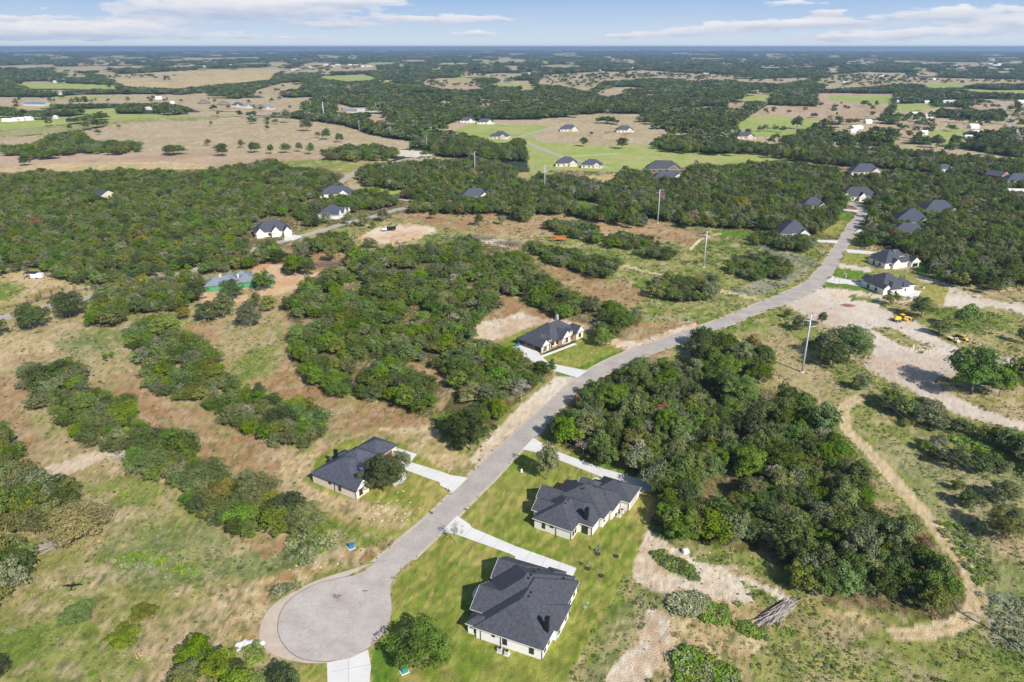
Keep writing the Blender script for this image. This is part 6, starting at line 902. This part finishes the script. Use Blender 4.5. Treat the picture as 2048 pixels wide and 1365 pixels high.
thing('basketball_hoop', 'white basketball hoop standing on the bright green lawn beside the driveway', 'basketball hoop', 1691, 560, R_(170), [('pole', M_WHT, lambda m: m.tube([(0, 0, 0), (0, 0, 3.2), (.9, 0, 3.6)], .09, 8)), ('backboard', M_WHT, lambda m: m.box((1.0, 0, 3.5), (.06, 1.8, 1.1))), ('rim', M_ORG, lambda m: m.tube([(1.3 + .23 * math.cos(a), .23 * math.sin(a), 3.05) for a in np.linspace(0, 6.28, 13)], .02, 5))])
for lb, x, y in (('white mailbox post at the driveway mouth of the house across the road', 898, 984), ('small mailbox post at the driveway of the house by the lot', 1668, 563)):
    thing('mailbox', lb, 'mailbox', x, y, R_(40), [('post', M_BLK, lambda m: m.box((0, 0, .55), (.14, .14, 1.1))), ('box', M_WHT, lambda m: (m.box((0, 0, 1.25), (.3, .55, .28)), m.tube([(0, -.27, 1.38), (0, .27, 1.38)], .15, 10)))])
thing('water_meter', 'white and dark marker post on the lawn near the long driveway', 'marker post', 1043, 945, R_(20), [('post', M_WHT, lambda m: m.box((0, 0, .6), (.5, .3, 1.2), taper=.8)), ('cap', M_BLK, lambda m: m.box((-.15, 0, 1.25), (.5, .4, .12)))])
for lb, x, y, m_ in (('green transformer box beside the lower edge of the picture, under the big oak', 809, 1344, M_TEAL), ('blue-green utility box in the scrub left of the road', 703, 1096, M_BLUE), ('green utility box at the roadside above the pale verge', 1375, 643, M_TEAL)):
    thing('utility_box', lb, 'utility box', x, y, R_(30), [('cabinet', m_, lambda m: (m.box((0, 0, .5), (1.2, 1.0, 1.0), taper=.93), m.box((0, .1, 1.04), (1.25, 1.1, .1)))), ('pad', M_CONC, lambda m: m.box((0, 0, .04), (1.6, 1.4, .1)))])
for lb, x, y in (('pale green septic lid on the lawn, upper one of two', 1175, 1206), ('pale green septic lid on the lawn, lower one of two', 1170, 1215)): thing('septic_lid', lb, 'septic lid', x, y, 0, [('lid', mat('pale_green_plastic', (.22, .42, .30), .6), lambda m: m.tube([(0, 0, 0), (0, 0, .12)], .36, 16)), ('knob', M_TEAL, lambda m: m.tube([(0, 0, .12), (0, 0, .17)], .08, 8))])
for lb, x, y in (('blue wheeled bin by the carport, left one', 1032, 694), ('blue wheeled bin by the carport, right one', 1037, 692)): thing('wheeled_bin', lb, 'bin', x, y, .4, [('tub', M_BLUE, lambda m: m.box((0, 0, .5), (.6, .7, 1.0), taper=1.12)), ('bin_lid', M_TEAL, lambda m: m.box((0, 0, 1.05), (.7, .82, .09)))])
thing('playset', 'orange wooden play tower at the edge of the wood by the bright lawn', 'playset', 1476, 458, R_(20), [('frame', M_ORG, lambda m: ([m.tube([(sx * 1.2, sy, 0), (sx * .9, sy * .8, 3.2)], .1, 6) for sx in (-1, 1) for sy in (-1, 1)], m.tube([(1, 0, 2.6), (4.5, 0, 2.6)], .1, 6), m.tube([(4.5, 0, 2.6), (4.8, -1.2, 0)], .1, 6), m.tube([(4.5, 0, 2.6), (4.8, 1.2, 0)], .1, 6))), ('roof', M_ORG, lambda m: m.box((0, 0, 3.6), (2.6, 2.4, .8), taper=.1)), ('slide', M_YEL, lambda m: m.add([(-1, -.4, 1.6), (-1, .4, 1.6), (-3.6, .4, .1), (-3.6, -.4, .1)], [(0, 1, 2, 3)])), ('deck', M_BEAM, lambda m: m.box((0, 0, 1.5), (2, 1.8, .12)))])
# saplings round the near houses
def sapling(x, y, hgt, m_, label, r=.5, bare=False):
    X, Y, _ = P(x, y); o = empty('sapling', (X, Y, 0), 0, label=label, cat='sapling'); MB().tube([(0, 0, 0), (.03, 0, hgt * .5), (0, .03, hgt)], [.06, .04, .02], 6).obj('stem', M_BARK, o)
    c_ = put('crown', quads_mesh('crown', leaf_cloud(int(x), 16, 60 if bare else 260, .10), m_), o); c_.scale = (r, r, hgt); MB().tube([(0, 0, .01), (0, 0, .07)], .7, 14).obj('mulch_ring', M_MULCH, o)
MBS = leafmat('blue_spruce', (.19, .25, .22)); M_TW = leafmat('sapling_leaf', (.12, .12, .06))
sapling(1195, 1108, 2.6, MBS, 'small blue-green conifer sapling on the lawn behind the stepped-roof house', .75); sapling(1175, 1138, 2.5, MBS, 'small blue-green conifer sapling on the lawn near the end of the nearest driveway', .65); sapling(1232, 1113, 3.4, M_TW, 'thin bare sapling with mulch ring, upper of two on the back lawn', .7, True); sapling(1202, 1152, 3.4, M_TW, 'thin bare sapling with mulch ring, lower of two on the back lawn', .7, True)
MC = leafmat('cypress', (.10, .20, .03))
for i, (x, y) in enumerate([(55, 606), (75, 603), (81, 597), (105, 593), (127, 589), (151, 586), (173, 581)]): sapling(x, y, 3.6, MC, 'narrow green cypress sapling, %s from the left along the meadow fence' % ('first', 'second', 'third', 'fourth', 'fifth', 'sixth', 'seventh')[i], .9)
for i, (x, y) in enumerate([(210, 716), (213, 722), (224, 716)]): sapling(x, y, 2.4, MC, '%s of three vivid green bushes in the left meadow' % ('leftmost', 'lowest', 'rightmost')[i], 1.5)
for i, (u, v, m_) in enumerate([(-.8, 1.2, M_TW), (-1, 3.2, MC), (-.9, 6.3, MC), (-1, 8.2, MC), (-1, 10, MC), (-1, 11.6, MC), (-1.4, 13, M_TW)]):
    x, y = hp(h1, u, v); q_ = Qn(x, y); sapling(q_[0], q_[1], 1.1 if m_ is MC else 2.6, m_ if i % 2 else leafmat('yellow_shrub_%d' % i, (.38, .32, .04)), '%s shrub from the carport end in the bed before the carport house' % ('first', 'second', 'third', 'fourth', 'fifth', 'sixth', 'seventh')[i], .55)
# fences of the left meadow
def fence(pts, label, h=1.3, sp=2.6, m=None, rails=3):
    p_ = [Vector(P(*q_)) for q_ in pts]; o = empty('fence', p_[0], 0, label=label, cat='fence'); rl = MB(); b0 = p_[0]; k = 0
    for a, b_ in zip(p_, p_[1:]):
        d = b_ - a; n_ = max(1, int(d.length / sp)); ang_ = math.atan2(d.y, d.x)
        for i in range(n_):
            q_ = a + d * i / n_ - b0
            if k < 99: MB().box((q_.x, q_.y, h / 2), (.14, .14, h), rz=ang_).obj('post', m or M_BLK, o); k += 1
        for r_ in range(rails): c_ = (a + b_) / 2 - b0; rl.box((c_.x, c_.y, h * (.3 + .3 * r_)), (d.length, .06, .12), rz=ang_)
    rl.obj('rails', m or M_BLK, o)
fence([(-60, 632), (0, 620), (64, 607), (157, 584), (198, 577)], 'black rail fence along the near side of the left meadow'); fence([(198, 577), (140, 562), (88, 553), (45, 542)], 'black rail fence along the far right side of the left meadow'); fence([(1209, 268), (1226, 264)], 'dark board fence left of the dark-roofed house on the far meadow', 1.8, 3); fence([(1246, 272), (1263, 266)], 'dark board fence right of the dark-roofed house on the far meadow', 1.8, 3)
# brush piles, logs, rocks
def pile(name, label, x, y, L_, W_, hh, n, m_, rz, seed, cat='brush pile', sp=.25):
    R = random.Random(seed); X, Y, _ = P(x, y); mb = MB()
    for k in range(n):
        cx, cy = R.gauss(0, L_ * .16), R.gauss(0, W_ * .26); cz = .15 + hh * R.random() * max(.1, 1 - abs(cx) / L_ * 1.6); a = R.gauss(0, sp); l2 = L_ * R.uniform(.18, .5); d = Vector((math.cos(a), math.sin(a), R.uniform(-.1, .1))); p0 = Vector((cx, cy, cz)) - d * l2; r = R.uniform(.03, .13)
        mb.tube([p0, p0 + d * l2 + Vector((0, 0, R.uniform(0, .2))), p0 + d * l2 * 2], [r, r * .8, r * .4], 5)
    o = mb.obj(name, m_); o.location = (X, Y, 0); o.rotation_euler = (0, 0, rz); tag(o, label, cat)
pile('brush_pile', 'long pile of grey cut logs and branches below the big right wood', 1560, 1228, 9.5, 2.2, 1.1, 120, M_DEAD, R_(36), 5, sp=.13); pile('brush_pile', 'pile of brown branches beside the dirt track at the clump by the dirt yard', 668, 530, 24, 6, 1.5, 110, mat('brown_branches', (.20, .14, .10), .9), R_(15), 6, sp=.6)
pile('brush_pile', 'grey brush heap on the cleared ground, left one', 960, 478, 20, 6, 1.4, 80, mat('grey_branches', (.24, .20, .17), .9), R_(-20), 7, sp=.7); pile('brush_pile', 'grey brush heap on the cleared ground, right one', 1020, 489, 20, 6, 1.4, 80, bpy.data.materials['grey_branches'], R_(-10), 8, sp=.7); pile('fallen_branches', 'pale fallen branches right of the soil bank on the left', 250, 915, 7, 3, .8, 40, M_DEAD, R_(-20), 9, 'branches', .7); pile('fallen_branches', 'fallen grey branches under the golden oak', 100, 1095, 6, 3, .9, 40, M_DEAD, R_(10), 10, 'branches', .8)
pile('brush_pile', 'red-brown brush on the caliche lot', 1697, 612, 6, 3, .4, 40, mat('red_twigs', (.34, .16, .10), .9), 0, 12, sp=.9)
def rocks(x, y, sx, sy, n, smin, smax, label, seed, m_, one=False):
    R = random.Random(seed); o_ = None; mb = MB()
    for k in range(n):
        gx, gy, _ = P(x + R.gauss(0, sx), y + R.gauss(0, sy)); s_ = R.uniform(smin, smax); b_ = bmesh.new(); bmesh.ops.create_icosphere(b_, subdivisions=1, radius=s_)
        vs = [(v.co.x * R.uniform(.8, 1.2) + gx, v.co.y * R.uniform(.8, 1.2) + gy, v.co.z * .45 + s_ * .12) for v in b_.verts]; mb.add(vs, [tuple(v.index for v in f.verts) for f in b_.faces]); b_.free()
    tag(mb.obj('scattered_rocks', m_), label, 'rocks', kind='stuff')
M_ROCK = mat('pale_rock', alb((232, 220, 200)), .9, var=.15, scale=2)
rocks(782, 1020, 26, 14, 60, .08, .32, 'pale stones scattered on the lawn left of the road', 1, M_ROCK); rocks(495, 1293, 12, 5, 60, .2, .7, 'heap of white rubble left of the turning circle', 2, mat('white_rubble', (.62, .62, .60), .9)); rocks(640, 1130, 30, 8, 14, .1, .3, 'few pale stones by the turning circle', 3, M_ROCK); rocks(1845, 697, 14, 4, 70, .2, .6, 'rubble line across the caliche lot', 4, M_ROCK); rocks(1440, 1150, 40, 20, 40, .1, .3, 'stones on the pale dirt patch', 5, M_ROCK); rocks(1205, 690, 60, 18, 30, .1, .4, 'stones along the pale verge', 6, M_ROCK); rocks(1175, 820, 8, 30, 30, .1, .5, 'pale stones at the outside of the road bend', 8, M_ROCK)
thing('limestone_block', 'white block lying at the edge of the wood beside the pale dirt patch', 'block', 1371, 1106, .3, [('block', mat('white_block', (.72, .71, .68), .8), lambda m: m.box((0, 0, .45), (1.6, 1.1, .9), taper=.85))])
# the black bird flying low over the left meadow
bd = empty('bird', (0, 0, 0), 0, label='black bird gliding with spread wings over the lower left meadow', cat='bird'); t_ = 92.; u_, v_ = (145 - 1024) / F, (1172 - 682.5) / F
dv_ = Vector((u_, CP - v_ * SP, -SP - v_ * CP)); bd.location = Vector((0, 0, H)) + dv_ * 66; bd.rotation_euler = (0, .1, R_(15)); MF = mat('black_feathers', (.015, .015, .018), .6)
bb = MB(); bb.tube([(0, -.42, 0), (0, -.2, .01), (0, .05, .02), (0, .28, .02), (0, .38, .02), (0, .46, 0)], [.03, .09, .10, .06, .05, .01], 8)
for sx in (-1, 1):
    P_ = [(sx * .06, .14, .03), (sx * .45, .20, .07), (sx * .85, .06, .04), (sx * .80, -.02, .04), (sx * .62, -.04, .045), (sx * .40, -.07, .05), (sx * .06, -.14, .03)]
    n_ = len(P_); vs = P_ + [(a, b_, c_ - .025) for a, b_, c_ in P_]; bb.add(vs, [tuple(range(n_)), tuple(range(n_, 2 * n_))[::-1]] + [(i, i + n_, (i + 1) % n_ + n_, (i + 1) % n_) for i in range(n_)])
bb.add([(-.05, -.38, .01), (.05, -.38, .01), (.13, -.62, .01), (-.13, -.62, .01), (-.05, -.38, -.01), (.05, -.38, -.01), (.13, -.62, -.01), (-.13, -.62, -.01)], [(0, 1, 2, 3), (7, 6, 5, 4), (0, 3, 7, 4), (1, 5, 6, 2), (2, 6, 7, 3), (0, 4, 5, 1)]); bb.obj('body', MF, bd)

# ------------------------------------------------------------------ haze
hz = MB().box((0, 24000, (H + 10 - 6) / 2), (150000, 62000 * 2 + 2000, H + 16)); ho = hz.obj('haze', []); ho.data.materials.clear()
hm = bpy.data.materials.new('haze'); hm.use_nodes = True; t = hm.node_tree
for n in list(t.nodes):
    if n.type != 'OUTPUT_MATERIAL': t.nodes.remove(n)
pv_ = t.nodes.new('ShaderNodeVolumePrincipled'); pv_.inputs['Color'].default_value = (.44, .62, .88, 1); pv_.inputs['Density'].default_value = 8e-5; pv_.inputs['Anisotropy'].default_value = .2
t.links.new(pv_.outputs[0], [n for n in t.nodes if n.type == 'OUTPUT_MATERIAL'][0].inputs['Volume']); ho.data.materials.append(hm); tag(ho, 'pale blue distance haze over the far country', 'haze', kind='stuff')
